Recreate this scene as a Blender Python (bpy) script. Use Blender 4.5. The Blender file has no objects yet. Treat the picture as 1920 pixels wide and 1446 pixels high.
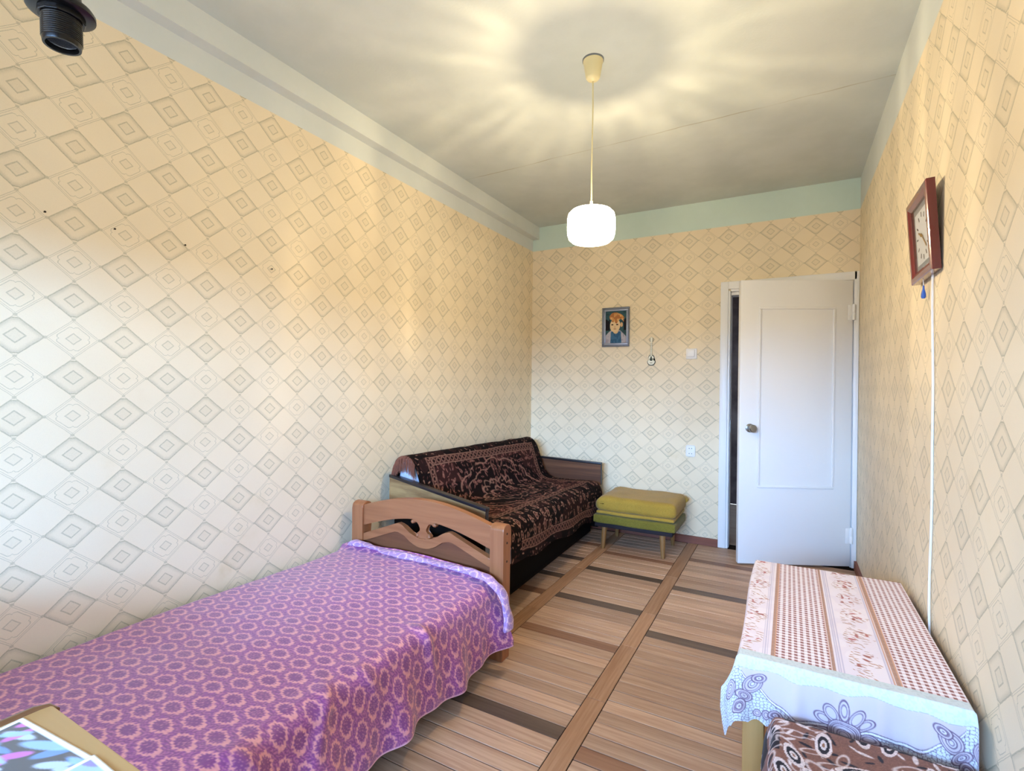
import bpy, bmesh, math, random
import numpy as np
from mathutils import Vector, Matrix
random.seed(7); np.random.seed(7)
SC = bpy.context.scene
COL = SC.collection

# ------------------------------------------------------------------ camera, world, big lights, exposure
FPX, YAW, PITCH, ROLL, CAMZ = 941.05, 0.5044, -0.0009, 0.0119, 1.1912
LX, RX, BY, H = -2.0276, 0.4031, 4.034, 2.60      # left wall X, right wall X, back wall Y, ceiling
FY = -0.70                                          # window wall behind the photographer
PAPER = 2.392                                       # top of the wallpaper
def camera_axes():
    cy, sy = math.cos(YAW), math.sin(YAW)
    r = Vector((cy, sy, 0)); f = Vector((-sy, cy, 0)); u = Vector((0, 0, 1))
    f2 = f*math.cos(PITCH)+u*math.sin(PITCH); u2 = -f*math.sin(PITCH)+u*math.cos(PITCH)
    r3 = r*math.cos(ROLL)+u2*math.sin(ROLL); u3 = -r*math.sin(ROLL)+u2*math.cos(ROLL)
    return r3, u3, f2
cam = bpy.data.cameras.new('camera'); cam.sensor_width = 36; cam.sensor_fit = 'HORIZONTAL'
cam.lens = FPX/1920*36; cam.clip_start = 0.02
co = bpy.data.objects.new('camera', cam); COL.objects.link(co); SC.camera = co
_r, _u, _f = camera_axes()
M = Matrix.Identity(4)
for i in range(3):
    M[i][0], M[i][1], M[i][2] = _r[i], _u[i], -_f[i]
M[2][3] = CAMZ
co.matrix_world = M

w = bpy.data.worlds.new('world'); SC.world = w; w.use_nodes = True
bg = w.node_tree.nodes['Background']; bg.inputs[1].default_value = 15.0
_wt = w.node_tree; _tc = _wt.nodes.new('ShaderNodeTexCoord'); _sx = _wt.nodes.new('ShaderNodeSeparateXYZ'); _mr = _wt.nodes.new('ShaderNodeMapRange'); _mc = _wt.nodes.new('ShaderNodeMix'); _mc.data_type = 'RGBA'
_wt.links.new(_tc.outputs['Generated'], _sx.inputs[0]); _wt.links.new(_sx.outputs[2], _mr.inputs[0]); _mr.inputs[1].default_value = -.04; _mr.inputs[2].default_value = .04
_wt.links.new(_mr.outputs[0], _mc.inputs[0]); _mc.inputs[6].default_value = (.20, .22, .24, 1); _mc.inputs[7].default_value = (.31, .56, 1.0, 1)   # ground below, even sky above
_wt.links.new(_mc.outputs[2], bg.inputs[0])

# daylight entering the window behind the photographer (low bright sky over the balcony)
al = bpy.data.lights.new('daylight', 'AREA'); al.shape = 'RECTANGLE'; al.size = 3.6; al.size_y = 0.55
al.energy = 760; al.color = (0.29, 0.55, 1.0)
ao = bpy.data.objects.new('daylight', al); COL.objects.link(ao)
ao.location = (-0.2, -3.6, 1.99); ao.rotation_euler = (math.radians(90), 0, 0)
ao.rotation_euler = (math.radians(-90), 0, math.pi)

SC.view_settings.view_transform = 'Standard'; SC.view_settings.look = 'None'
SC.view_settings.gamma = 1.0; SC.view_settings.use_curve_mapping = False
SC.view_settings.exposure = 0.0

# ------------------------------------------------------------------ helpers
def lin(c):
    c = np.asarray(c, float)/255.0
    return np.where(c <= 0.04045, c/12.92, ((c+0.055)/1.055)**2.4)
def L4(c): return tuple(float(x) for x in lin(c))+(1.0,)

def make_mat(name, rgb=None, rough=0.6, spec=0.3, metal=0.0):
    m = bpy.data.materials.new(name); m.use_nodes = True
    b = m.node_tree.nodes['Principled BSDF']
    if rgb is not None: b.inputs['Base Color'].default_value = L4(rgb)
    b.inputs['Roughness'].default_value = rough
    b.inputs['Specular IOR Level'].default_value = spec
    b.inputs['Metallic'].default_value = metal
    return m
class NG:
    """tiny node-graph writer"""
    def __init__(s, m): s.t = m.node_tree; s.n = s.t.nodes; s.l = s.t.links; s.b = s.n['Principled BSDF']
    def node(s, t, **k):
        n = s.n.new(t)
        for a, v in k.items(): setattr(n, a, v)
        return n
    def put(s, sock, v):
        if hasattr(v, 'is_linked') or hasattr(v, 'links'): s.l.new(v, sock)
        else: sock.default_value = v
    def math(s, op, a, b=None, c=None, clamp=False):
        n = s.node('ShaderNodeMath', operation=op); n.use_clamp = clamp
        s.put(n.inputs[0], a)
        if b is not None: s.put(n.inputs[1], b)
        if c is not None: s.put(n.inputs[2], c)
        return n.outputs[0]
    def smooth(s, v, lo, hi, a=0.0, b=1.0):
        n = s.node('ShaderNodeMapRange', interpolation_type='SMOOTHSTEP')
        s.put(n.inputs[0], v)
        n.inputs[1].default_value = lo; n.inputs[2].default_value = hi
        n.inputs[3].default_value = a; n.inputs[4].default_value = b
        return n.outputs[0]
    def mix(s, f, a, b, blend='MIX'):
        n = s.node('ShaderNodeMix', data_type='RGBA', blend_type=blend)
        s.put(n.inputs[0], f); s.put(n.inputs[6], a); s.put(n.inputs[7], b)
        return n.outputs[2]
    def coord(s, which='Object'): return s.node('ShaderNodeTexCoord').outputs[which]
    def noise(s, vec, scale, detail=3, rough=0.5, out='Fac'):
        n = s.node('ShaderNodeTexNoise'); s.l.new(vec, n.inputs['Vector'])
        n.inputs['Scale'].default_value = scale; n.inputs['Detail'].default_value = detail
        n.inputs['Roughness'].default_value = rough
        return n.outputs[out]
    def scaled(s, vec, sc, loc=(0, 0, 0)):
        n = s.node('ShaderNodeMapping'); s.l.new(vec, n.inputs[0])
        n.inputs['Scale'].default_value = sc; n.inputs['Location'].default_value = loc
        return n.outputs[0]
    def bump(s, h, strength=0.2, dist=0.01):
        n = s.node('ShaderNodeBump'); n.inputs['Strength'].default_value = strength
        n.inputs['Distance'].default_value = dist; s.l.new(h, n.inputs['Height'])
        s.l.new(n.outputs[0], s.b.inputs['Normal'])

def tag(o, label=None, cat=None, group=None, kind=None):
    if label: o['label'] = label
    if cat: o['category'] = cat
    if group: o['group'] = group
    if kind: o['kind'] = kind
    return o
def attach(o, parent):
    if parent is not None:
        o.parent = parent; o.matrix_parent_inverse = parent.matrix_basis.inverted()
def link(name, me, mats, parent=None):
    o = bpy.data.objects.new(name, me); COL.objects.link(o)
    if mats is not None:
        for m in (mats if isinstance(mats, (list, tuple)) else [mats]): me.materials.append(m)
    attach(o, parent)
    return o
def empty(name, loc, rz=0.0):
    o = bpy.data.objects.new(name, None); COL.objects.link(o)
    o.location = loc; o.rotation_euler = (0, 0, rz); o.empty_display_size = 0.1
    return o
def rebase(o):
    """move a single-mesh thing's origin to the bottom centre of its own shape"""
    me = o.data; n = len(me.vertices); a = np.empty(n*3, np.float32); me.vertices.foreach_get('co', a)
    a = a.reshape(-1, 3); c = (a.min(0)+a.max(0))/2; c[2] = a[:, 2].min()
    a -= c; me.vertices.foreach_set('co', a.ravel()); o.location = Vector(o.location)+Vector([float(x) for x in c])
    return o
def bm_obj(name, bm, mats, parent=None, smooth=False):
    me = bpy.data.meshes.new(name); bmesh.ops.recalc_face_normals(bm, faces=bm.faces); bm.to_mesh(me); bm.free()
    if smooth:
        me.polygons.foreach_set('use_smooth', [True]*len(me.polygons))
        try: me.set_sharp_from_angle(angle=math.radians(40))
        except Exception: pass
    return link(name, me, mats, parent)
def add_box(bm, x0, x1, y0, y1, z0, z1, bevel=0.0, seg=2):
    r = bmesh.ops.create_cube(bm, size=1.0); vs = r['verts']
    for v in vs:
        v.co = Vector((x0+(v.co.x+.5)*(x1-x0), y0+(v.co.y+.5)*(y1-y0), z0+(v.co.z+.5)*(z1-z0)))
    if bevel > 0:
        es = {e for v in vs for e in v.link_edges}
        bmesh.ops.bevel(bm, geom=list(es), offset=bevel, segments=seg, profile=0.5, affect='EDGES')
def box(name, x0, x1, y0, y1, z0, z1, mat, parent=None, bevel=0.0, seg=2):
    bm = bmesh.new(); add_box(bm, x0, x1, y0, y1, z0, z1, bevel, seg)
    return bm_obj(name, bm, mat, parent, smooth=bevel > 0)
def lathe(name, prof, center, mat, parent=None, n=32, rot=None, smooth=True):
    bm = bmesh.new(); rings = []
    for r, z in prof:
        if r < 1e-6: rings.append([bm.verts.new((0, 0, z))])
        else: rings.append([bm.verts.new((r*math.cos(2*math.pi*i/n), r*math.sin(2*math.pi*i/n), z)) for i in range(n)])
    for a, b in zip(rings, rings[1:]):
        for i in range(n):
            j = (i+1) % n
            if len(a) == 1 and len(b) == 1: continue
            if len(a) == 1: bm.faces.new((a[0], b[i], b[j]))
            elif len(b) == 1: bm.faces.new((a[i], a[j], b[0]))
            else: bm.faces.new((a[i], a[j], b[j], b[i]))
    if rot is not None: bmesh.ops.transform(bm, matrix=rot, verts=bm.verts)
    bmesh.ops.translate(bm, verts=bm.verts, vec=Vector(center))
    return bm_obj(name, bm, mat, parent, smooth=smooth)
def tube(name, pts, r, mat, parent=None, n=8):
    bm = bmesh.new(); pts = [Vector(p) for p in pts]; rings = []
    for i, p in enumerate(pts):
        d = (pts[min(i+1, len(pts)-1)]-pts[max(i-1, 0)]).normalized()
        a = d.orthogonal().normalized() if i == 0 else (pa-d*pa.dot(d)).normalized()
        pa = a; b = d.cross(a); rr = r[i] if isinstance(r, (list, tuple)) else r
        rings.append([bm.verts.new(p+(a*math.cos(2*math.pi*k/n)+b*math.sin(2*math.pi*k/n))*rr) for k in range(n)])
    for a, b in zip(rings, rings[1:]):
        for k in range(n): bm.faces.new((a[k], a[(k+1) % n], b[(k+1) % n], b[k]))
    bm.faces.new(rings[0]); bm.faces.new(rings[-1])
    return bm_obj(name, bm, mat, parent, smooth=True)
def prism(name, poly, axis, a0, a1, mat, parent=None, bevel=0.0):
    """poly: 2D outline; axis 'x','y','z' = extrusion axis; other two coords in order"""
    bm = bmesh.new()
    def P(p, a):
        return {'x': (a, p[0], p[1]), 'y': (p[0], a, p[1]), 'z': (p[0], p[1], a)}[axis]
    v0 = [bm.verts.new(P(p, a0)) for p in poly]; v1 = [bm.verts.new(P(p, a1)) for p in poly]; n = len(poly)
    f0 = bm.faces.new(v0); f1 = bm.faces.new(list(reversed(v1)))
    for i in range(n): bm.faces.new((v0[i], v0[(i+1) % n], v1[(i+1) % n], v1[i]))
    if bevel > 0:
        es = list(f0.edges)+list(f1.edges)
        bmesh.ops.bevel(bm, geom=es, offset=bevel, segments=2, profile=.5, affect='EDGES')
    bmesh.ops.triangulate(bm, faces=[f for f in bm.faces if len(f.verts) > 4])
    return bm_obj(name, bm, mat, parent, smooth=False)
def grid_obj(name, P, mat, parent=None, col=None, flip=False):
    """P (n,m,3) grid of points; col (n,m,3) sRGB 0..255 woven/printed colour stored per vertex"""
    n, m = P.shape[:2]; me = bpy.data.meshes.new(name)
    idx = np.arange(n*m).reshape(n, m)
    q = np.stack([idx[:-1, :-1], idx[1:, :-1], idx[1:, 1:], idx[:-1, 1:]], -1).reshape(-1, 4)
    if flip: q = q[:, ::-1]
    k = len(q)
    me.vertices.add(n*m); me.vertices.foreach_set('co', P.reshape(-1).astype(np.float32))
    me.loops.add(k*4); me.loops.foreach_set('vertex_index', np.ascontiguousarray(q).reshape(-1).astype(np.int32))
    me.polygons.add(k); me.polygons.foreach_set('loop_start', (np.arange(k)*4).astype(np.int32))
    me.polygons.foreach_set('use_smooth', np.ones(k, bool))
    me.update(calc_edges=True)
    if col is not None:
        at = me.color_attributes.new('Print', 'FLOAT_COLOR', 'POINT')
        c = np.ones((n*m, 4), np.float32); c[:, :3] = lin(col.reshape(-1, 3)); at.data.foreach_set('color', c.ravel())
    return link(name, me, mat, parent)
def print_mat(name, rough=0.8, spec=0.2, sheen=0.0, weave=None, coat=0.0):
    m = make_mat(name, None, rough, spec); g = NG(m)
    a = g.node('ShaderNodeAttribute', attribute_name='Print'); g.l.new(a.outputs['Color'], g.b.inputs['Base Color'])
    g.b.inputs['Sheen Weight'].default_value = sheen
    g.b.inputs['Coat Weight'].default_value = coat
    if weave: g.bump(g.noise(g.coord(), weave, 2), 0.25, 0.002)
    return m
def vnoise(x, y, seed=0):
    """value noise, numpy"""
    xi = np.floor(x).astype(int); yi = np.floor(y).astype(int); fx = x-xi; fy = y-yi
    def h(a, b):
        v = np.sin(a*127.1+b*311.7+seed*74.7)*43758.5453
        return v-np.floor(v)
    sx = fx*fx*(3-2*fx); sy = fy*fy*(3-2*fy)
    return (h(xi, yi)*(1-sx)+h(xi+1, yi)*sx)*(1-sy)+(h(xi, yi+1)*(1-sx)+h(xi+1, yi+1)*sx)*sy
def hsh(a, b, s):
    v = np.sin(a*12.9898+b*78.233+s*37.719)*43758.5453
    return v-np.floor(v)
def flecks(x, y, cell, seed, prob=.7, a=.38, b=.14, ang=None, jit=.3):
    """scattered little leaves: returns a field, <1 inside a leaf, and a random id"""
    best = np.full(x.shape, 99.0); rid = np.zeros(x.shape)
    xi = np.floor(x/cell).astype(int); yi = np.floor(y/cell).astype(int)
    for dx in (-1, 0, 1):
        for dy in (-1, 0, 1):
            cx, cy = xi+dx, yi+dy
            keep = hsh(cx, cy, seed) < prob
            px = (cx+.5+jit*(2*hsh(cx, cy, seed+1)-1))*cell; py = (cy+.5+jit*(2*hsh(cx, cy, seed+2)-1))*cell
            th = hsh(cx, cy, seed+3)*math.pi if ang is None else ang+(hsh(cx, cy, seed+3)-.5)*1.2
            u = (x-px)*np.cos(th)+(y-py)*np.sin(th); v = -(x-px)*np.sin(th)+(y-py)*np.cos(th)
            s = .7+.6*hsh(cx, cy, seed+4)
            d = np.sqrt((u/(a*cell*s))**2+(v/(b*cell*s))**2); d = np.where(keep, d, 99)
            r = hsh(cx, cy, seed+5); rid = np.where(d < best, r, rid); best = np.minimum(best, d)
    return best, rid
def paint(c, mask, rgb, alpha=1.0):
    m = np.clip(np.asarray(mask, float), 0, 1)[..., None]*alpha
    return c*(1-m)+np.asarray(rgb, float)*m

# ------------------------------------------------------------------ setting materials
def wallpaper(name, axis, u0, v0=2.317, pu=0.2815, pv=0.2485):
    m = make_mat(name, None, 0.62, 0.25); g = NG(m)
    sep = g.node('ShaderNodeSeparateXYZ'); oc = g.coord(); g.l.new(oc, sep.inputs[0])
    U = sep.outputs[0 if axis == 'x' else 1]; V = sep.outputs[2]
    wob = g.math('MULTIPLY', g.math('SUBTRACT', g.noise(oc, 60, 2), .5), 0.012)
    du = g.math('DIVIDE', g.math('SUBTRACT', U, u0), pu); dv = g.math('DIVIDE', g.math('SUBTRACT', V, v0), pv)
    p = g.math('ADD', g.math('ADD', du, dv), wob); q = g.math('ADD', g.math('SUBTRACT', du, dv), wob)
    ap = g.math('ABSOLUTE', g.math('SUBTRACT', p, g.math('ROUND', p)))
    aq = g.math('ABSOLUTE', g.math('SUBTRACT', q, g.math('ROUND', q)))
    mx = g.math('MAXIMUM', ap, aq); mn = g.math('MINIMUM', ap, aq)
    sp_ = g.math('SUBTRACT', p, g.math('ROUND', p)); sq_ = g.math('SUBTRACT', q, g.math('ROUND', q))
    opp = g.math('ABSOLUTE', g.math('SUBTRACT', sp_, sq_))             # large only towards the top and bottom tips
    cut = g.math('MAXIMUM', g.math('MULTIPLY', opp, 0.575), g.math('MULTIPLY', g.math('ADD', ap, aq), .522))
    mxd = g.math('MAXIMUM', mx, cut)
    def line(v, c, wd): return g.smooth(g.math('ABSOLUTE', g.math('SUBTRACT', v, c)), wd*.45, wd, 1, 0)
    isdark = g.smooth(mxd, .243, .250, 1, 0)
    isoct = g.smooth(mn, .250, .255)
    a = g.math('SUBTRACT', .5, ap); b = g.math('SUBTRACT', .5, aq)
    m2 = g.math('MAXIMUM', a, b)
    octo = g.math('MAXIMUM', m2, g.math('MULTIPLY', g.math('ADD', a, b), .64))
    notch = g.smooth(g.math('ABSOLUTE', g.math('SUBTRACT', a, b)), .0, .035, .018, 0)
    octo = g.math('ADD', octo, notch)
    edge = g.math('MULTIPLY', isdark, g.smooth(mxd, .165, .25))        # shaded rim inside the dark diamond
    rim = g.math('MULTIPLY', line(mxd, .243, .012), g.smooth(mxd, .2, .21))
    rim = g.math('MULTIPLY', rim, g.smooth(mx, .256, .262, 1, 0))
    inner1 = g.math('MULTIPLY', line(mx, .088, .014), isdark)
    fill1 = g.math('MULTIPLY', g.smooth(mx, .08, .09, 1, 0), .18)
    inner2 = g.math('MULTIPLY', line(m2, .070, .012), isoct)
    fill2 = g.math('MULTIPLY', g.math('MULTIPLY', g.smooth(m2, .065, .075, 1, 0), isoct), .16)
    ol = g.math('MULTIPLY', line(octo, .192, .0075), isoct)
    dl1 = g.math('MAXIMUM', line(ap, .25, .0065), line(aq, .25, .0065))
    dl2 = g.math('MULTIPLY', line(m2, .226, .006), isoct)
    nd = g.math('SUBTRACT', 1.0, isdark)
    dl1 = g.math('MULTIPLY', dl1, nd)
    # little green crest where two diamonds meet tip to tip
    tip = g.math('SQRT', g.math('ADD', g.math('POWER', g.math('SUBTRACT', ap, .25), 2), g.math('POWER', g.math('SUBTRACT', aq, .25), 2)))
    crest = g.smooth(tip, .018, .034, .6, 0)
    tot = g.math('MULTIPLY', edge, .27)
    for t, k in ((rim, .46), (inner1, .38), (fill1, .3), (inner2, .36), (fill2, .35), (ol, .36), (dl1, .34), (dl2, .30), (crest, .62)):
        tot = g.math('MAXIMUM', tot, g.math('MULTIPLY', t, k))
    tot = g.math('ADD', tot, g.math('MULTIPLY', isdark, .04))
    spk = g.noise(oc, 420, 2)
    tot = g.math('MULTIPLY', tot, g.smooth(spk, .25, .6, .72, 1.12), clamp=True)
    base = g.mix(g.smooth(g.noise(oc, 1.7, 4), .35, .7), L4((236, 220, 190)), L4((230, 213, 182)))
    base = g.mix(g.smooth(spk, .45, .75, 0, .10), base, L4((205, 190, 158)))
    stain = g.math('MULTIPLY', g.smooth(g.noise(oc, 2.6, 5, .65), .60, .78), g.smooth(V, .2, 1.4, .5, .08))
    base = g.mix(stain, base, L4((205, 178, 120)))
    c = g.mix(tot, base, L4((128, 126, 98)))
    g.l.new(c, g.b.inputs['Base Color'])
    hgt = g.math('SUBTRACT', g.math('MULTIPLY', spk, .5), g.math('MULTIPLY', tot, .6))
    g.bump(hgt, .18, .002)
    return m
def plaster(name, rgb, rgb2, seam=None, rough=.75):
    m = make_mat(name, None, rough, .2); g = NG(m); oc = g.coord()
    n1 = g.noise(oc, 2.2, 5, .6)
    c = g.mix(g.smooth(n1, .35, .68), L4(rgb), L4(rgb2))
    if seam is not None:
        sep = g.node('ShaderNodeSeparateXYZ'); g.l.new(oc, sep.inputs[0])
        d = g.math('ABSOLUTE', g.math('ADD', g.math('SUBTRACT', sep.outputs[1], g.math('ADD', seam, g.math('MULTIPLY', sep.outputs[0], -.035))),
                                      g.math('MULTIPLY', g.math('SUBTRACT', g.noise(oc, 5, 4), .5), .03)))
        k = g.math('MULTIPLY', g.smooth(d, .0015, .006, 1, 0), g.smooth(g.noise(oc, 3.1, 3), .38, .62, .15, .75))
        c = g.mix(k, c, L4((164, 158, 138)))
    g.l.new(c, g.b.inputs['Base Color']); g.bump(g.noise(oc, 90, 4), .12, .004)
    return m
def wood(name, c1, c2, axis=0, rough=.45, grain=14, rnd=True, spec=.35, coat=0.0):
    m = make_mat(name, None, rough, spec); g = NG(m); oc = g.coord()
    if rnd:
        oi = g.node('ShaderNodeObjectInfo'); va = g.node('ShaderNodeVectorMath', operation='ADD')
        sc = g.math('MULTIPLY', oi.outputs['Random'], 37.0)
        cb = g.node('ShaderNodeCombineXYZ'); [g.l.new(sc, cb.inputs[i]) for i in range(3)]
        g.l.new(oc, va.inputs[0]); g.l.new(cb.outputs[0], va.inputs[1]); oc = va.outputs[0]
    s = [grain*5]*3; s[axis] = grain*.22
    v = g.scaled(oc, s); n = g.noise(v, 1.0, 4, .6); n2 = g.noise(g.scaled(oc, [x*.25 for x in s]), 1.0, 3)
    f = g.math('ADD', g.math('MULTIPLY', n, .6), g.math('MULTIPLY', n2, .4))
    c = g.mix(g.smooth(f, .32, .68), L4(c1), L4(c2))
    if rnd:
        hs = g.node('ShaderNodeHueSaturation'); g.l.new(c, hs.inputs['Color'])
        g.l.new(g.smooth(oi.outputs['Random'], 0, 1, .82, 1.14), hs.inputs['Value'])
        hs.inputs['Saturation'].default_value = 1.0; c = hs.outputs[0]
    g.l.new(c, g.b.inputs['Base Color']); g.bump(f, .10, .003)
    g.b.inputs['Coat Weight'].default_value = coat
    return m
def fabric(name, c1, c2, scale=350, rough=.95, bump=.4):
    m = make_mat(name, None, rough, .1); g = NG(m); oc = g.coord()
    c = g.mix(g.smooth(g.noise(oc, scale, 3), .35, .65), L4(c1), L4(c2))
    c = g.mix(g.smooth(g.noise(oc, 7, 3), .4, .75, 0, .35), c, L4([x*.78 for x in c1]))
    g.l.new(c, g.b.inputs['Base Color']); g.bump(g.noise(oc, scale, 3), bump, .004)
    g.b.inputs['Sheen Weight'].default_value = .15
    return m

WP_L = wallpaper('wallpaper_left', 'y', 0.876)
WP_B = wallpaper('wallpaper_back', 'x', -1.798, v0=2.312, pu=.2785)
WP_R = wallpaper('wallpaper_right', 'y', 1.74, v0=2.065+.2485)
CEILM = plaster('ceiling_paint', (206, 211, 206), (196, 202, 197), seam=2.80)
BAND = plaster('teal_wall_paint', (204, 222, 212), (198, 217, 206))
BEAMP = plaster('beam_paint', (216, 220, 216), (209, 214, 210))
WHITE = make_mat('white_paint', (236, 236, 236), .35, .4)
def _wp(m):
    g = NG(m); oc = g.coord(); g.bump(g.noise(g.scaled(oc, (9, 9, 40)), 3, 4), .08, .004)
_wp(WHITE)
PLANK = wood('parquet_oak', (172, 134, 108), (202, 166, 138), 0, .48, 19)
STRIP = wood('parquet_border_oak', (160, 116, 84), (184, 142, 110), 1, .48, 19)
DARKP = wood('parquet_dark', (84, 66, 56), (104, 84, 70), 0, .45, 13)
MIDP = wood('parquet_brown', (132, 92, 70), (152, 112, 86), 0, .45, 13)
JOINT = make_mat('parquet_joint_dirt', (38, 27, 20), .9, .1)
BASEB = wood('baseboard_red_brown', (112, 62, 46), (134, 78, 58), 0, .5, 8, rnd=False)
BASEY = wood('baseboard_red_brown_side', (112, 62, 46), (134, 78, 58), 1, .5, 8, rnd=False)
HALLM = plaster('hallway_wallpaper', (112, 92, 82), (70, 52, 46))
DARKM = make_mat('hallway_dark', (60, 50, 46), .8, .1)

def struct(o): o['kind'] = 'structure'; return o

# ------------------------------------------------------------------ room shell
def wall_mesh(name, boxes, mats):
    bm = bmesh.new()
    for (x0, x1, y0, y1, z0, z1, mi) in boxes:
        k = len(bm.faces); add_box(bm, x0, x1, y0, y1, z0, z1); bm.faces.ensure_lookup_table()
        for f in bm.faces[k:]: f.material_index = mi
    return struct(bm_obj(name, bm, mats))
T = .12
wall_mesh('wall_left', [(LX-T, LX, FY-T, BY+T, 0, PAPER, 0), (LX-T, LX, FY-T, BY+T, PAPER, H, 1)], [WP_L, BEAMP])
wall_mesh('wall_right', [(RX, RX+T, FY-T, BY+T, 0, PAPER, 0), (RX, RX+T, FY-T, BY+T, PAPER, H, 1)], [WP_R, BEAMP])
DX0, DX1, DZ = -0.388, 0.372, 1.905                 # door opening
wall_mesh('wall_back', [(LX, DX0, BY, BY+T, 0, PAPER, 0), (DX1, RX, BY, BY+T, 0, PAPER, 0),
                        (DX0, DX1, BY, BY+T, DZ, PAPER, 0), (LX, RX, BY, BY+T, PAPER, H, 1)], [WP_B, BAND])
WX0, WX1, WZ0, WZ1 = -1.75, 0.25, 0.42, 1.74        # window opening behind the camera
wall_mesh('wall_front', [(LX, WX0, FY-T, FY, 0, H, 0), (WX1, RX, FY-T, FY, 0, H, 0),
                         (WX0, WX1, FY-T, FY, 0, WZ0, 0), (WX0, WX1, FY-T, FY, WZ1, H, 0)], [WP_B])
wall_mesh('ceiling', [(LX-T, RX+T, FY-T, BY+T, H, H+.1, 0)], [CEILM])
wall_mesh('trim_1', [(LX, LX+.062, FY, BY, 2.492, H, 0)], [BEAMP])['label'] = 'painted ledge running along the top of the left wall'
floor = wall_mesh('floor', [(LX-T, RX+T, FY-T, BY+T, -.08, -.004, 0)], [JOINT])
wall_mesh('baseboard_back', [(LX, -.453, BY-.016, BY, 0, .055, 0)], [BASEB])
wall_mesh('baseboard_left', [(LX, LX+.016, FY, BY-.016, 0, .055, 0)], [BASEY])
wall_mesh('baseboard_right', [(RX-.016, RX, FY, BY-.03, 0, .055, 0)], [BASEY])
# hallway beyond the door
wall_mesh('floor_hallway', [(-1.3, 1.3, BY+T, 5.6, -.08, -.002, 0)], [PLANK])
wall_mesh('ceiling_hallway', [(-1.3, 1.3, BY+T, 5.6, H, H+.1, 0)], [CEILM])
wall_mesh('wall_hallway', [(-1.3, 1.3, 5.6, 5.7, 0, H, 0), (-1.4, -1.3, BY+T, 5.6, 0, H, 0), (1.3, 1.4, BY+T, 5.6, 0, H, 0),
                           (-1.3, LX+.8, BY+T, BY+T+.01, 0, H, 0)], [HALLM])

# parquet: columns of short boards running across, with long border strips between
PW = .0702
def plank_mesh(name, lx, ly):
    bm = bmesh.new(); add_box(bm, -lx/2, lx/2, -ly/2, ly/2, -.02, 0, .0014, 1)
    me = bpy.data.meshes.new(name); bm.to_mesh(me); bm.free(); return me
cols = [(-1.712, -1.228), (-1.152, -.668), (-.592, -.108), (-.032, RX-.001)]
strips = [(-1.785, -1.713), (-1.227, -1.153), (-.667, -.593), (-.107, -.033)]
dark = {1: [1.615, 2.665, 3.16], 2: [2.43, 3.08, 1.02], 0: [2.90, 3.30], 3: [2.9]}
mid = {1: [2.255, 3.52], 2: [1.55, 3.65], 0: [2.62, 3.62], 3: [3.4]}
back_bm = bmesh.new()
mesh_cache = {}
nplank = 0
for ci, (x0, x1) in enumerate(cols):
    n = int((BY-FY)/PW)+1
    for k in range(n):
        y = FY+PW*(k+.5)+(0.013*ci)
        if y+PW/2 > BY: continue
        lx, ly = x1-x0-.0032, PW-.0032
        show = (ci == 0 and y > 2.0) or (ci == 1 and y > 1.1) or (ci == 2 and y > 1.25) or (ci == 3 and y > 2.2)
        mt = PLANK
        if any(abs(y-d) < PW/2 for d in dark.get(ci, [])): mt = DARKP
        elif any(abs(y-d) < PW/2 for d in mid.get(ci, [])): mt = MIDP
        z = -.001+random.uniform(-.0008, .0008)
        if show:
            key = (ci, mt.name)
            if key not in mesh_cache:
                mesh_cache[key] = plank_mesh('plank', lx, ly); mesh_cache[key].materials.append(mt)
            o = bpy.data.objects.new('plank', mesh_cache[key]); COL.objects.link(o)
            o.location = ((x0+x1)/2, y, z); o.parent = floor; nplank += 1
        else:
            add_box(back_bm, x0+.0008, x1-.0008, y-ly/2, y+ly/2, -.02, z)
x0, x1 = LX, -1.786
for k in range(int((BY-FY)/PW)):
    y = FY+PW*(k+.5); add_box(back_bm, x0, x1, y-PW/2+.001, y+PW/2-.001, -.02, -.001)
o = bm_obj('planks', back_bm, PLANK, floor); o['kind'] = 'stuff'
cuts = {1: [FY, .2, .9, 1.7, 2.42, 3.1, BY], 2: [FY, .1, .75, 1.35, 1.83, 2.28, 2.66, 3.25, BY], 0: [FY, .6, 1.9, 3.0, BY], 3: [FY, .4, 1.3, 2.2, 3.1, BY]}
for si, (x0, x1) in enumerate(strips):
    c = cuts[si]
    for a, b in zip(c, c[1:]):
        me = plank_mesh('border_plank', x1-x0-.0014, b-a-.002); me.materials.append(STRIP)
        o = bpy.data.objects.new('border_plank', me); COL.objects.link(o)
        o.location = ((x0+x1)/2, (a+b)/2, -.0006); o.parent = floor

# ------------------------------------------------------------------ window (behind the camera)
win = struct(empty('window_1', ((WX0+WX1)/2, FY-T/2, WZ0)))
for (a, b) in ((WX0, WX0+.06), (-.78, -.72), (WX1-.06, WX1)):
    box('window_post', a, b, FY-.09, FY-.04, WZ0, WZ1, WHITE, win)
for (a, b) in ((WZ0, WZ0+.05), (WZ1-.05, WZ1)):
    box('window_rail', WX0+.06, WX1-.06, FY-.089, FY-.041, a, b, WHITE, win)
PANE = bpy.data.materials.new('window_glass'); PANE.use_nodes = True
_t = PANE.node_tree; _t.nodes.clear()
_o = _t.nodes.new('ShaderNodeOutputMaterial'); _mx = _t.nodes.new('ShaderNodeMixShader'); _tr = _t.nodes.new('ShaderNodeBsdfTransparent'); _gl = _t.nodes.new('ShaderNodeBsdfGlossy')
_gl.inputs['Roughness'].default_value = .02; _mx.inputs[0].default_value = .05
_t.links.new(_tr.outputs[0], _mx.inputs[1]); _t.links.new(_gl.outputs[0], _mx.inputs[2]); _t.links.new(_mx.outputs[0], _o.inputs[0])
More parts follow.
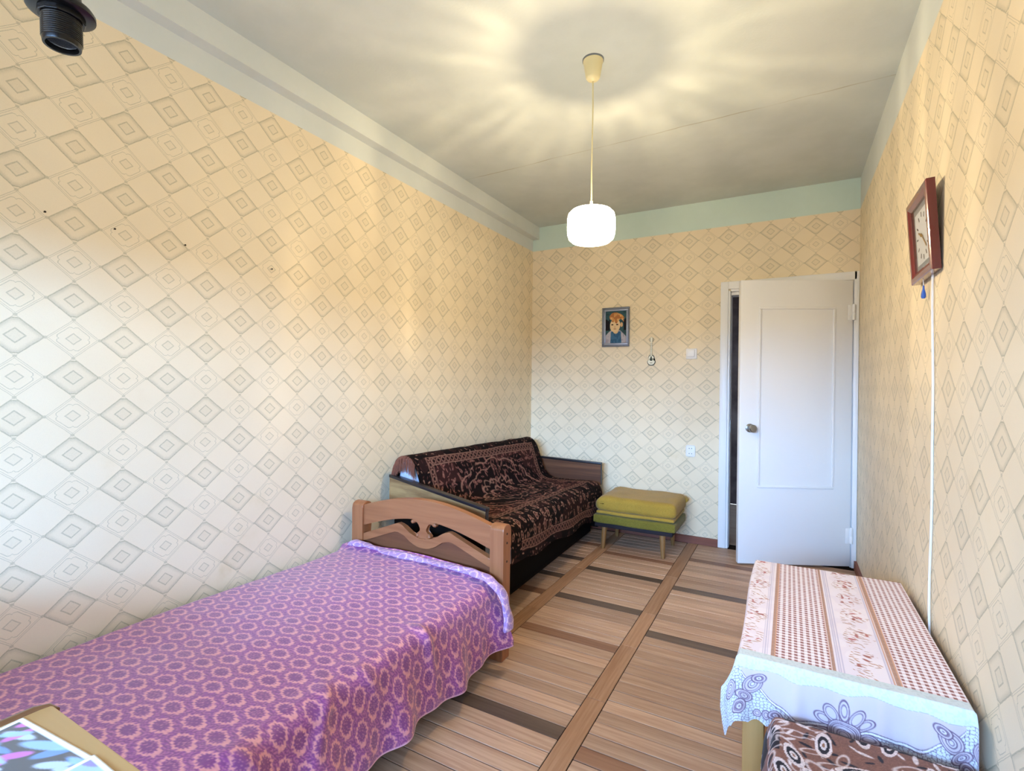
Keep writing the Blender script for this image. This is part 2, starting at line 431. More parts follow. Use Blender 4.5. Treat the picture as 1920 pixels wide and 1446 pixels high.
for (a, b) in ((WX0+.06, -.78), (-.72, WX1-.06)):
    box('window_pane', a, b, FY-.068, FY-.064, WZ0+.05, WZ1-.05, PANE, win)
box('window_sill', WX0-.05, WX1+.05, FY, FY+.12, WZ0-.03, WZ0, WHITE, win, bevel=.006)

# ------------------------------------------------------------------ door
door = struct(empty('door_1', (0, BY, 0)))
yc = BY-.018
def casing(name, x0, x1, z0, z1, y0=yc, y1=BY):
    return box(name, x0, x1, y0, y1, z0, z1, WHITE, door, bevel=.004)
casing('casing', -.453, DX0-.012, 0, 1.975); casing('casing', DX0-.012, DX1+.018, DZ+.014, 1.975); casing('casing', DX1+.0, RX-.001, 0, 1.975)
casing('casing_bead', DX0-.014, DX0+.003, 0, DZ+.004, BY-.010, BY+.02); casing('casing_bead', DX0+.004, DX1, DZ-.004, DZ+.016, BY-.010, BY+.02)
box('jamb', DX0, DX0+.006, BY+.02, BY+T, 0, DZ-.004, WHITE, door); box('jamb', DX1-.006, DX1, BY-.004, BY+T, 0, DZ-.004, WHITE, door)
box('jamb', DX0+.006, DX1-.006, BY+.02, BY+T, DZ-.026, DZ-.004, WHITE, door)
STEEL = make_mat('worn_steel', (150, 148, 142), .35, .5, .9)
sp = box('strike_plate', DX0+.0055, DX0+.0080, BY+.022, BY+.046, .86, .95, STEEL, door)
box('latch_hole', DX0+.0078, DX0+.0085, BY+.029, BY+.039, .895, .925, make_mat('dark_hole', (15, 12, 10), .9, .1), sp)
HX, HY = .366, 4.008
ang = math.atan2(-.318, -.655)
def door_local(pts_box, name, mat, parent=None, bevel=.003):
    x0, x1, y0, y1, z0, z1 = pts_box
    bm = bmesh.new(); add_box(bm, x0, x1, y0, y1, z0, z1, bevel)
    bmesh.ops.transform(bm, matrix=Matrix.Translation((HX, HY, 0)) @ Matrix.Rotation(ang, 4, 'Z'), verts=bm.verts)
    return bm_obj(name, bm, mat, parent, smooth=True)
# local +y of the rotated frame points to the room side
leaf = door_local((0, .728, -.036, 0, .012, 1.914), 'door_leaf', WHITE, door)
px0, px1, pz0, pz1 = .115, .610, .525, 1.735
for bx in ((px0, px1, 0, .009, pz1-.014, pz1), (px0, px1, 0, .009, pz0, pz0+.014),
           (px0, px0+.014, 0, .009, pz0+.014, pz1-.014), (px1-.014, px1, 0, .009, pz0+.014, pz1-.014)):
    door_local(bx, 'moulding', WHITE, leaf, .003)
DM = Matrix.Translation((HX, HY, 0)) @ Matrix.Rotation(ang, 4, 'Z')
kp = DM @ Vector((.660, 0, .922))
rotk = Matrix.Rotation(ang, 4, 'Z') @ Matrix.Rotation(math.radians(-90), 4, 'X')
lathe('knob', [(0, -.001), (.029, -.001), (.029, .005), (.024, .008), (.012, .010), (.011, .026), (.020, .032), (.026, .043), (.0255, .055), (.019, .062), (0, .064)], kp, STEEL, leaf, 28, rotk)
for hz in (.215, 1.70):
    p = DM @ Vector((-.004, .004, hz))
    lathe('hinge', [(0, -.05), (.009, -.05), (.009, -.002), (.0075, 0), (.009, .002), (.009, .05), (.006, .056), (0, .057)], p, WHITE, leaf, 12)
    door_local((.0, .03, -.002, .002, hz-.05, hz+.05), 'hinge_plate', WHITE, leaf, .0008)

# ------------------------------------------------------------------ pendant lamp
PXc, PYc = -.756, 2.06
CREAM = make_mat('cream_plastic', (232, 218, 168), .35, .4)
GREYP = make_mat('grey_plastic', (120, 125, 128), .5, .3)
lamp = empty('pendant_lamp', (PXc, PYc, 1.81)); tag(lamp, 'lit white drum pendant lamp hanging on a cord from the ceiling', 'lamp')
lathe('ceiling_rose', [(0, H-.004), (.043, H-.004), (.043, H-.012), (.040, H-.016), (.0385, H-.03), (.030, H-.078), (.024, H-.086), (.012, H-.092), (.008, H-.094), (0, H-.094)], (PXc, PYc, 0), CREAM, lamp, 36)
lathe('rose_gasket', [(0, H), (.046, H), (.046, H-.006), (0, H-.006)], (PXc, PYc, 0), GREYP, lamp, 36)
tube('cord', [(PXc, PYc, H-.09), (PXc+.0015, PYc, 2.4), (PXc-.001, PYc, 2.15), (PXc, PYc, 1.985)], .0032, CREAM, lamp)
lathe('cord_grip', [(0, 1.99), (.006, 1.99), (.007, 1.955), (.012, 1.953), (.012, 1.948), (0, 1.948)], (PXc, PYc, 0), CREAM, lamp, 16)
lathe('lampholder', [(0, 1.950), (.031, 1.950), (.031, 1.944), (.026, 1.940), (.020, 1.925), (.020, 1.902), (0, 1.902)], (PXc, PYc, 0), CREAM, lamp, 24)
# ribbed pressed-glass shade: lets the bulb through in streaks, glows itself
SH = bpy.data.materials.new('glowing_glass_shade'); SH.use_nodes = True
t = SH.node_tree; t.nodes.clear()
out = t.nodes.new('ShaderNodeOutputMaterial'); addn = t.nodes.new('ShaderNodeAddShader'); tr = t.nodes.new('ShaderNodeBsdfTransparent'); em = t.nodes.new('ShaderNodeEmission')
em.inputs[0].default_value = (1.0, .86, .62, 1); em.inputs[1].default_value = 20.0
tc = t.nodes.new('ShaderNodeTexCoord'); g_ = NG.__new__(NG); g_.t = t; g_.n = t.nodes; g_.l = t.links
sp_ = t.nodes.new('ShaderNodeSeparateXYZ'); t.links.new(tc.outputs['Object'], sp_.inputs[0])
ax_ = g_.math('SUBTRACT', sp_.outputs[0], PXc); ay_ = g_.math('SUBTRACT', sp_.outputs[1], PYc)
an_ = g_.math('ARCTAN2', ay_, ax_); ra_ = g_.math('SQRT', g_.math('ADD', g_.math('MULTIPLY', ax_, ax_), g_.math('MULTIPLY', ay_, ay_)))
cv_ = t.nodes.new('ShaderNodeCombineXYZ'); g_.l.new(g_.math('MULTIPLY', an_, 7.0), cv_.inputs[0]); g_.l.new(g_.math('MULTIPLY', ra_, 26.0), cv_.inputs[1]); g_.l.new(g_.math('MULTIPLY', sp_.outputs[2], 14.0), cv_.inputs[2])
nz = t.nodes.new('ShaderNodeTexNoise'); nz.inputs['Scale'].default_value = 1.0; nz.inputs['Detail'].default_value = 3; nz.inputs['Roughness'].default_value = .6
rp = t.nodes.new('ShaderNodeMapRange'); rp.interpolation_type = 'SMOOTHSTEP'; rp.inputs[1].default_value = .40; rp.inputs[2].default_value = .78; rp.inputs[3].default_value = .42; rp.inputs[4].default_value = 1.0
t.links.new(cv_.outputs[0], nz.inputs['Vector']); t.links.new(nz.outputs['Fac'], rp.inputs[0])
t.links.new(rp.outputs[0], tr.inputs[0]); t.links.new(tr.outputs[0], addn.inputs[0]); t.links.new(em.outputs[0], addn.inputs[1]); t.links.new(addn.outputs[0], out.inputs[0])
lathe('glass_shade', [(.030, 1.951), (.062, 1.951), (.085, 1.946), (.098, 1.933), (.102, 1.915), (.103, 1.88), (.102, 1.848), (.096, 1.828), (.082, 1.815), (.060, 1.810), (0, 1.808)], (PXc, PYc, 0), SH, lamp, 64)
BULBM = bpy.data.materials.new('frosted_bulb'); BULBM.use_nodes = True
_b = BULBM.node_tree; _b.nodes.clear(); _bo = _b.nodes.new('ShaderNodeOutputMaterial'); _be = _b.nodes.new('ShaderNodeEmission'); _bt = _b.nodes.new('ShaderNodeBsdfTransparent'); _ba = _b.nodes.new('ShaderNodeAddShader')
_be.inputs[0].default_value = (1, .85, .6, 1); _be.inputs[1].default_value = 12
_b.links.new(_be.outputs[0], _ba.inputs[0]); _b.links.new(_bt.outputs[0], _ba.inputs[1]); _b.links.new(_ba.outputs[0], _bo.inputs[0])
lathe('bulb', [(0, 1.831), (.012, 1.833), (.024, 1.842), (.029, 1.858), (.026, 1.874), (.017, 1.890), (.014, 1.902), (0, 1.902)], (PXc, PYc, 0), BULBM, lamp, 24)
pl = bpy.data.lights.new('bulb_light', 'POINT'); pl.energy = 44; pl.color = (1.0, .79, .48); pl.shadow_soft_size = .005
po = bpy.data.objects.new('bulb_light', pl); COL.objects.link(po); po.location = (PXc, PYc, 1.862); attach(po, lamp)

# ------------------------------------------------------------------ bed
WD = wood('bed_beech_brown', (140, 84, 50), (162, 102, 64), 0, .38, 9, rnd=False, spec=.45, coat=.15)
WDZ = wood('bed_beech_brown_upright', (140, 84, 50), (162, 102, 64), 2, .38, 9, rnd=False, spec=.45, coat=.15)
WDP = wood('bed_panel_brown', (102, 58, 36), (120, 72, 46), 0, .45, 9, rnd=False)
BX0, BX1, BC = -1.962, -1.058, -1.510
FB = 1.870
bed = empty('single_bed', (BC, .9, 0)); tag(bed, 'single bed with arched brown wooden footboard along the left wall', 'bed')
def zline(pts, x):
    xs = [p[0] for p in pts]; zs = [p[1] for p in pts]
    return float(np.interp(x, xs, zs))
def arch(x, lo, hi, half): return lo+(hi-lo)*math.cos(min(1, abs(x-BC)/half)*math.pi/2)**.95
N = 40; xs = [BX0+.07+(BX1-BX0-.14)*i/N for i in range(N+1)]; hf = (BX1-BX0-.14)/2
top = [(x, arch(x, .572, .642, hf)) for x in xs]; bot = [(x, arch(x, .468, .546, hf)) for x in xs]
prism('top_rail', top+bot[::-1], 'y', FB+.008, FB+.040, WD, bed, bevel=.004)
def sm(x, a, b): t = max(0, min(1, (x-a)/(b-a))); return t*t*(3-2*t)
def low(x):
    d = abs(x-BC)
    if d > .155: return .512-(d-.155)/(hf-.155)*.085
    return .458+.054*sm(d, .03, .155)
ltop = [(x, low(x)) for x in xs]; lbot = [(x, low(x)-.038-.006*(1-min(1, abs(x-BC)/.2))) for x in xs]
prism('lower_rail', ltop+lbot[::-1], 'y', FB+.006, FB+.036, WD, bed, bevel=.004)
prism('back_panel', [(x, low(x)-.026) for x in xs]+[(xs[-1], .17), (xs[0], .17)], 'y', FB+.018, FB+.030, WDP, bed)
# carved ornament between the rails: a little vase with curled arms
orn = [(.020, .548), (.030, .546), (.052, .545), (.070, .540), (.076, .530), (.070, .521), (.060, .522), (.056, .530), (.047, .536), (.034, .533), (.024, .522), (.016, .506), (.016, .494), (.024, .486), (.036, .482), (.044, .474), (.042, .463), (.030, .455)]
poly = [(BC+a, b) for a, b in orn]+[(BC-a, b) for a, b in orn[::-1]]
on_ = prism('carved_ornament', poly, 'y', FB+.010, FB+.034, WD, bed, bevel=.003)
for sx in (-1, 1):
    lathe('scroll_bead', [(0, .004), (.006, .003), (.009, 0), (.0095, -.004), (.0095, -.012), (0, -.012)], (BC+sx*.064, FB+.010, .531), WD, on_, 14, Matrix.Rotation(math.radians(90), 4, 'X'))
    lathe('scroll_bead', [(0, .004), (.006, .003), (.009, 0), (.0095, -.004), (.0095, -.012), (0, -.012)], (BC+sx*.034, FB+.010, .470), WD, on_, 14, Matrix.Rotation(math.radians(90), 4, 'X'))
BOLT = make_mat('dark_bolt', (48, 26, 18), .5, .4)
for xa, xb in ((BX0, BX0+.072), (BX1-.074, BX1-.006)):
    prof = []
    for i in range(11):
        a = math.pi*i/10; prof.append((FB+.032-.034*math.cos(a), .562+.024*math.sin(a)))
    prof = [(FB-.002, .0)]+[(FB-.002, .55)]+prof+[(FB+.066, .55), (FB+.066, .50), (FB+.060, .44), (FB+.060, 0)]
    p = prism('post', prof, 'x', xa, xb, WDZ, bed, bevel=.004)
    if xa > -1.5:
        for bz in (.545, .505, .425):
            lathe('bolt', [(0, .001), (.004, .001), (.006, -.001), (.006, -.004), (0, -.004)], (xb+.0005, FB+.030, bz), BOLT, p, 12, Matrix.Rotation(math.radians(90), 4, 'Y'))
box('side_rail', -1.100, -1.072, -.05, FB, .17, .27, WDP, bed, .003); box('side_rail', -1.955, -1.93, -.05, FB, .17, .27, WDP, bed, .003)
for xa in (BX0, BX1-.07): box('leg', xa, xa+.064, -.12, -.05, 0, .60, WDZ, bed, .004)
box('headboard', BX0+.064, BX1-.07, -.105, -.07, .17, .78, WD, bed, .01)
box('bed_base', -1.93, -1.10, -.05, FB+.005, .18, .22, make_mat('bed_slats_dark', (40, 28, 22), .8, .1), bed)
box('mattress', -1.985, -1.075, -.04, FB-.006, .22, .335, fabric('mattress_ticking', (190, 180, 170), (205, 196, 184)), bed, .04, 4)

# bedspread: woven damask, one grid over the top and down the side
def damask(s, t, rev=False):
    py, pt = .100, .0925
    s = s+.004*(vnoise(s*9, t*9, 3)-.5); t = t+.004*(vnoise(s*9, t*9, 4)-.5)
    best = np.full(s.shape, 9.0); DS = np.zeros(s.shape); DT = np.zeros(s.shape)
    for oy, ot in ((0, 0), (.5, .5)):
        a = s/py-oy; b = t/pt-ot; ds = (a-np.round(a))*py; dt = (b-np.round(b))*pt
        d = ((np.abs(ds)/.0232)**1.75+(np.abs(dt)/.0350)**1.55)**.6
        k = d < best; best = np.where(k, d, best); DS = np.where(k, ds, DS); DT = np.where(k, dt, DT)
    th = np.arctan2(DT/.0365, DS/.0255)
    pur = np.array((150, 74, 142.)); pea = np.array((224, 152, 158.))
    c = np.zeros(s.shape+(3,))+pur
    # ground: scrolls between the medallions
    sw = np.sin(best*22+6*np.sin(th*4)+3*vnoise(s*130, t*130, 8))
    c = paint(c, (best > 1.08)*np.clip((sw-.45)*4, 0, 1), pea, .45); c = paint(c, (best > 1.05)*np.clip((-sw-.3)*3, 0, 1), pur*.8, .6)
    wob = 1+.07*np.cos(th*10)+.05*np.cos(th*16+1)
    ring_o = 1.04*wob*(1+.16*np.clip(np.sin(th), 0, 1)**6); ring_i = .70+.09*np.cos(th*14)
    ring = np.clip((ring_o-best)*14, 0, 1)*np.clip((best-ring_i)*14, 0, 1)
    c = paint(c, ring, pea)
    c = paint(c, (best < ring_i-.02), pur*.86, .8); pet = np.sin(best*24)*np.cos(th*9)
    c = paint(c, (best < ring_i-.05)*np.clip((pet-.45)*5, 0, 1), pea, .6)
    c = c*(1+.10*(vnoise(s*400, t*400, 5)-.5))[..., None]
    if rev: c = np.array((164, 132, 206.))+ (np.array((142, 78, 150.))-c)*-.75  # reverse side, with the fold's sheen put into the colour as paler lavender
    return np.clip(c, 0, 255)
XE = -1.058; ZT = .356
ys = np.arange(-.02, 1.842, .0032)
ta = np.arange(0, .93+.245, .0032)
S, Tt = np.meshgrid(ys, ta, indexing='ij')
flat = .93; rr = .055
xw = -1.998
X = np.zeros_like(S); Z = np.zeros_like(S); Y = S.copy()
fl = flat-rr
arc = rr*math.pi/2
on_top = Tt <= fl; in_arc = (Tt > fl) & (Tt <= fl+arc); hang = Tt > fl+arc
a = (Tt-fl)/rr
X = np.where(on_top, xw+Tt, np.where(in_arc, xw+fl+rr*np.sin(np.clip(a, 0, math.pi/2)), xw+fl+rr))
drop = np.clip(Tt-fl-arc, 0, None)
Z = np.where(on_top, ZT, np.where(in_arc, ZT-rr*(1-np.cos(np.clip(a, 0, math.pi/2))), ZT-rr-drop))
hemk = 1+.05*np.sin(S*5.2+.6)+.04*np.sin(S*13)
Z = np.where(hang, ZT-rr-drop*hemk, Z)
dk = np.clip(drop/.14, 0, 1.3)
fold = .010*np.sin(S*17+1.3*np.sin(S*5))+.007*np.sin(S*41+2)
sag = .010*(vnoise(S*3.1, Tt*3.1, 1)-.5)+.004*(vnoise(S*11, Tt*11, 2)-.5)
crown = .018*np.sin(np.clip(Tt/fl, 0, 1)*math.pi)
X = X+dk*fold+.022*dk+np.where(hang | in_arc, .3*sag, 0)
Z = Z+np.where(on_top, sag+crown, sag*np.clip(1-drop/.05, 0, 1))
# creases running diagonally off the edge
for (cy, w_, k_, amp) in ((.72, .030, .5, .014), (.93, .026, -.45, .013), (1.36, .020, .15, .016), (1.10, .022, .35, .008), (.45, .03, .3, .012)):
    dd = (S-cy-k_*(Tt-.95))/w_; env = np.exp(-dd**2)*np.exp(-((Tt-.95)/.11)**2)
    Z = Z+env*amp*.5; X = X+env*amp*.9
# gathered near the footboard corner
cn = np.clip((S-1.70)/.14, 0, 1); X = X+cn*dk*.028; 
up = np.clip((S-1.795)/.047, 0, 1); Z = Z+np.where(on_top | in_arc, .030*up**2, 0)
Z = Z-.018*np.clip(1-Tt/.05, 0, 1)
SATIN = print_mat('purple_damask_satin', .42, .5, .25, 900)
dcol = damask(S, Tt); dcol = paint(dcol, np.clip((Tt-ta[-1]+.006)/.002, 0, 1), (226, 176, 190), .9)
cover = grid_obj('bedspread', np.stack([X, Y, Z], -1), SATIN, None, dcol)
rebase(cover)
tag(cover, 'purple and pink damask bedspread draped over the single bed', 'bedspread')
# turned-up reverse bunched against the footboard, its sheen painted in as pale lavender
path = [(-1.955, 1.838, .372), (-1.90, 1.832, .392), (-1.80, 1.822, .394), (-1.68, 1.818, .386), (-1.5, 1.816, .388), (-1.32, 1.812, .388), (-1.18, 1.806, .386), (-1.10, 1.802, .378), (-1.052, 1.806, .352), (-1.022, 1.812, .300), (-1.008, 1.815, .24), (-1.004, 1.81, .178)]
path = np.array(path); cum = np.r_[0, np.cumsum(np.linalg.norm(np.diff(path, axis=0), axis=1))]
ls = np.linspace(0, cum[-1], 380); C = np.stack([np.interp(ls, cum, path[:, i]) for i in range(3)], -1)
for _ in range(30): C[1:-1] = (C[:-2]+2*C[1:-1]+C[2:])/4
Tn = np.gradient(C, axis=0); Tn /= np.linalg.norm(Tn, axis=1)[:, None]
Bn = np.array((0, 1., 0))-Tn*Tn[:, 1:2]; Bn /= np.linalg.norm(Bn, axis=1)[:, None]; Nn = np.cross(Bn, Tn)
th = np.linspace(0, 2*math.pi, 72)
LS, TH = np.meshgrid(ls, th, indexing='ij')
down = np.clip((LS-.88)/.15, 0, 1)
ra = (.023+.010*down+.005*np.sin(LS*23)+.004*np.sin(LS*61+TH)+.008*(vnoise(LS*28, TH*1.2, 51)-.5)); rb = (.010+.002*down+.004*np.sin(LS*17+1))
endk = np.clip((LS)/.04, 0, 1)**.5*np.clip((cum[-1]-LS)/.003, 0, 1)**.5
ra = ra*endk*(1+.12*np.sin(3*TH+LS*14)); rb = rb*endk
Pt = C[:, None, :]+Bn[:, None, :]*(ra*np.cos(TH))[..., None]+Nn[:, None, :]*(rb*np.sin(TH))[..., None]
REV = print_mat('lavender_reverse_sheen', .30, .7, .2, 900)
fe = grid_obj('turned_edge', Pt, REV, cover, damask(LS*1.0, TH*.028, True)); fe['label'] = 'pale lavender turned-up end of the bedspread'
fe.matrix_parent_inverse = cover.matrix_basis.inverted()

# ------------------------------------------------------------------ sofa
SOFAW = wood('sofa_walnut_veneer', (176, 140, 92), (112, 76, 46), 0, .4, 5, rnd=False, spec=.4)
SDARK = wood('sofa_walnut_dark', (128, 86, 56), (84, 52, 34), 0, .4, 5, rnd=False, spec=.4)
CAP = make_mat('sofa_black_edge', (34, 28, 30), .35, .5)
SBASE = make_mat('sofa_base_black', (16, 12, 11), .8, .1)
UPH = fabric('sofa_pale_lining', (206, 210, 226), (190, 196, 214), 120)
SY0, SY1 = 2.16, 3.84
sofa = empty('sofa', (-1.6, 3.0, 0)); tag(sofa, 'old sofa bed with walnut board arms in the far left corner', 'sofa')
def fX(y, near, far): return near+(far-near)*(y-SY0)/(SY1-SY0)
def slab_quad(name, pts_low, pts_high, mat, parent, bevel=0.0):
    bm = bmesh.new(); v = [bm.verts.new(p) for p in list(pts_low)+list(pts_high)]
    n = len(pts_low); bm.faces.new(v[:n][::-1]); bm.faces.new(v[n:])
    for i in range(n): bm.faces.new((v[i], v[(i+1) % n], v[n+(i+1) % n], v[n+i]))
    if bevel: bmesh.ops.bevel(bm, geom=list(bm.edges), offset=bevel, segments=3, profile=.5, affect='EDGES')
    return bm_obj(name, bm, mat, parent, smooth=bool(bevel))
def armboard(name, L, R, th, z0, mat):
    (xl, yl, zl), (xr, yr, zr) = L, R; d = Vector((xr-xl, yr-yl, 0)).normalized(); nn = Vector((-d.y, d.x, 0))*th
    a = slab_quad(name, [(xl, yl, z0), (xr, yr, z0), (xr+nn.x, yr+nn.y, z0), (xl+nn.x, yl+nn.y, z0)],
                  [(xl, yl, zl-.016), (xr, yr, zr-.016), (xr+nn.x, yr+nn.y, zr-.016), (xl+nn.x, yl+nn.y, zl-.016)], mat, sofa)
    e = nn*.2; f = d*.004
    slab_quad('arm_cap', [(xl-e.x, yl-e.y, zl-.016), (xr-e.x+f.x, yr-e.y+f.y, zr-.016), (xr+nn.x+e.x+f.x, yr+nn.y+e.y+f.y, zr-.016), (xl+nn.x+e.x, yl+nn.y+e.y, zl-.016)],
              [(xl-e.x, yl-e.y, zl), (xr-e.x+f.x, yr-e.y+f.y, zr), (xr+nn.x+e.x+f.x, yr+nn.y+e.y+f.y, zr), (xl+nn.x+e.x, yl+nn.y+e.y, zl)], CAP, a, .002)
    box('arm_edge', xr-.001+d.x*.001, xr+.004, yr, yr+th, z0, zr-.016, CAP, a)
    return a
armboard('arm_board', (-1.965, 2.145, .680), (-1.268, 2.048, .598), .024, .475, SOFAW)
armboard('arm_board', (-1.94, 3.862, .592), (-1.312, 3.862, .578), .024, .40, SDARK)
slab_quad('side_panel', [(-1.93, 2.150, .06), (-1.285, 2.062, .06), (-1.285, 2.080, .06), (-1.93, 2.168, .06)], [(-1.93, 2.150, .475), (-1.285, 2.062, .475), (-1.285, 2.080, .475), (-1.93, 2.168, .475)], SBASE, sofa)
slab_quad('side_panel', [(-1.93, 3.866, .06), (-1.33, 3.866, .06), (-1.33, 3.884, .06), (-1.93, 3.884, .06)], [(-1.93, 3.866, .40), (-1.33, 3.866, .40), (-1.33, 3.884, .40), (-1.93, 3.884, .40)], SBASE, sofa)
slab_quad('base', [(-1.90, 2.19, .03), (-1.33, 2.19, .03), (-1.38, 3.83, .03), (-1.95, 3.83, .03)], [(-1.90, 2.19, .27), (-1.33, 2.19, .27), (-1.38, 3.83, .24), (-1.95, 3.83, .24)], SBASE, sofa)
slab_quad('seat', [(-1.88, 2.18, .272), (-1.225, 2.18, .272), (-1.315, 3.83, .245), (-1.93, 3.83, .245)], [(-1.88, 2.18, .475), (-1.235, 2.18, .475), (-1.325, 3.83, .425), (-1.93, 3.83, .425)], UPH, sofa, .02)
slab_quad('backrest', [(-1.96, 2.18, .48), (-1.735, 2.18, .48), (-1.795, 3.82, .43), (-2.0, 3.82, .43)], [(-1.915, 2.18, .765), (-1.82, 2.18, .765), (-1.88, 3.82, .735), (-1.965, 3.82, .735)], UPH, sofa, .018)

# carpet-like throw
prof_n = np.array([(-1.935, .600), (-1.955, .690), (-1.940, .755), (-1.900, .790), (-1.850, .793), (-1.812, .770), (-1.786, .720), (-1.745, .600), (-1.712, .515), (-1.690, .490), (-1.640, .484), (-1.45, .495), (-1.28, .500), (-1.225, .495), (-1.200, .475), (-1.190, .44), (-1.186, .38), (-1.182, .300)])
prof_f = np.array([(-1.975, .580), (-2.000, .665), (-1.990, .728), (-1.950, .758), (-1.905, .760), (-1.868, .738), (-1.845, .690), (-1.805, .565), (-1.775, .480), (-1.752, .452), (-1.70, .438), (-1.53, .436), (-1.37, .447), (-1.318, .446), (-1.292, .425), (-1.282, .39), (-1.286, .30), (-1.290, .165)])
def resample(p, n, it=6):
    c = np.r_[0, np.cumsum(np.linalg.norm(np.diff(p, axis=0), axis=1))]
    l = np.linspace(0, c[-1], n); r = np.stack([np.interp(l, c, p[:, 0]), np.interp(l, c, p[:, 1])], -1)
    for _ in range(it): r[1:-1] = (r[:-2]+2*r[1:-1]+r[2:])/4
    return r, c[-1]
NV, NU = 340, 440
pn, ln_ = resample(prof_n, NV, 60); pf, lf_ = resample(prof_f, NV, 60)
uu = np.linspace(0, 1, NU); vv = np.linspace(0, 1, NV)
Uu, Vv = np.meshgrid(uu, vv, indexing='ij')
XX = pn[None, :, 0]*(1-Uu)+pf[None, :, 0]*Uu; ZZ = pn[None, :, 1]*(1-Uu)+pf[None, :, 1]*Uu
# the back part reaches the arms, the seat part bulges over the far corner
YY = SY0+Uu*(SY1-SY0-.02)
um = Uu*1.66; vm = Vv*1.36
ZZ += .006*(vnoise(um*6, vm*6, 21)-.5)+.004*(vnoise(um*17, vm*17, 22)-.5)
XX += np.clip((Vv-.8)/.2, 0, 1)*(.008*np.sin(um*9)+.006*(vnoise(um*8, vm*2, 23)-.5))
XX += .0045*(vnoise(um*9, vm*3, 25)-.5)*(Vv < .45)
ZZ += np.clip((Vv-.9)/.1, 0, 1)*.010*np.sin(um*12)
endf = np.clip((Uu-.965)/.035, 0, 1); ZZ -= endf**2*.03*(Vv > .5); 
# bury the throw's ends beyond the arms a little: rounded far end of the back part
ZZ -= endf**2*.025*(Vv < .42)
blk = np.array((20, 14, 15.)); tan = np.array((164, 124, 108.)); mar = np.array((48, 28, 27.)); pk = np.array((150, 100, 92.))
c = np.zeros(um.shape+(3,))+blk
c = paint(c, vnoise(um*14, vm*14, 31) > .62, mar, .7)
f1, r1 = flecks(um, vm, .030, 40, .72, .40, .15)
c = paint(c, np.clip((1-f1)*5, 0, 1)*(r1 < .45), tan, .85); c = paint(c, np.clip((1-f1)*5, 0, 1)*(r1 >= .45), mar*1.35)
# medallion field
du, dv = (um-.83), (vm-.70); r = np.sqrt((du/.62)**2+(dv/.36)**2); tht = np.arctan2(dv/.36, du/.62)
field = (vm > .375) & (vm < 1.0) & (um > .165) & (um < 1.50)
fieldc = np.zeros_like(c)+np.array((26, 17, 18.))
fieldc = paint(fieldc, (r > .80)*(vnoise(um*9, vm*9, 33) > .45), mar*1.15, .9)
for R_, amp, nn_, wd in ((.80, .07, 7, .016), (.66, .06, 7, .012), (.36, .10, 6, .020), (.23, .07, 6, .018)):
    fieldc = paint(fieldc, np.clip(1.6-np.abs(r-R_-amp*np.abs(np.sin(tht*nn_))+.03*(vnoise(um*30, vm*30, 77)-.5))/wd*1.1, 0, 1)*(vnoise(um*22, vm*22, 78) > .30), tan, .8)
petal = np.abs(r-.45-.07*np.cos(tht*12))
fieldc = paint(fieldc, np.clip(1.5-petal/.016, 0, 1)*(np.cos(tht*6) > -.3), tan*.95, .8)
f2, r2 = flecks(um, vm, .052, 60, .75, .40, .13)
ln2 = np.clip(1.4-np.abs(f2-1)*3.2, 0, 1)
fieldc = paint(fieldc, ln2*(r2 > .35), pk, .85); fieldc = paint(fieldc, np.clip((.62-f2)*6, 0, 1)*(r2 > .6), tan, .8)
f3, r3 = flecks(um, vm, .036, 70, .75, .42, .12)
fieldc = paint(fieldc, np.clip((1-f3)*5, 0, 1)*((r < .30) | (r > .60)), pk, .8)
c = np.where(field[..., None], fieldc, c)
def chain(c, along, across, per, half):
    ph = along/per; d = np.sqrt(((ph-np.round(ph))*per/(per*.36))**2+(across/(half*.62))**2)
    c = paint(c, np.abs(across) < half, mar*1.15); c = paint(c, np.clip(1.5-np.abs(d-1)*4, 0, 1)*(np.abs(across) < half*.95), tan, .68)
    c = paint(c, np.clip((.55-d)*6, 0, 1)*(np.abs(across) < half), blk)
    c = paint(c, np.clip(1.5-np.abs(np.abs(across)-half)/.0035, 0, 1), tan, .75)
    return c
inu = (um > .12) & (um < 1.55)
for (v0, hf_) in ((.345, .026), (1.005, .018), (1.285, .024)):
    cc = chain(c.copy(), um, vm-v0, .046, hf_); c = np.where((inu & (np.abs(vm-v0) < hf_+.005))[..., None], cc, c)
for u0 in (.140, 1.525):
    cc = chain(c.copy(), vm, um-u0, .046, .022); k = (np.abs(um-u0) < .026) & (vm > .32) & (vm < 1.03); c = np.where(k[..., None], cc, c)
# bold flower sprigs on the front border
sprig = flecks(um, vm, .085, 80, .85, .30, .16, ang=math.pi/2, jit=.15)[0]
k = (vm > 1.04) & (vm < 1.255)
c = np.where(k[..., None], paint(c, np.clip(1.5-np.abs(sprig-1)*5, 0, 1), tan, .9), c); c = np.where(k[..., None], paint(c, np.clip((.5-sprig)*6, 0, 1), pk, .9), c)
c = c*(1+.22*(vnoise(um*260, vm*260, 90)-.5))[..., None]
THROW = print_mat('carpet_throw_pile', .95, .08, .0, 500)
throw = grid_obj('carpet_throw', np.stack([XX, YY, ZZ], -1), THROW, None, np.clip(c, 0, 255), flip=True)
rebase(throw); tag(throw, 'black and tan floral carpet throw covering the sofa', 'throw')
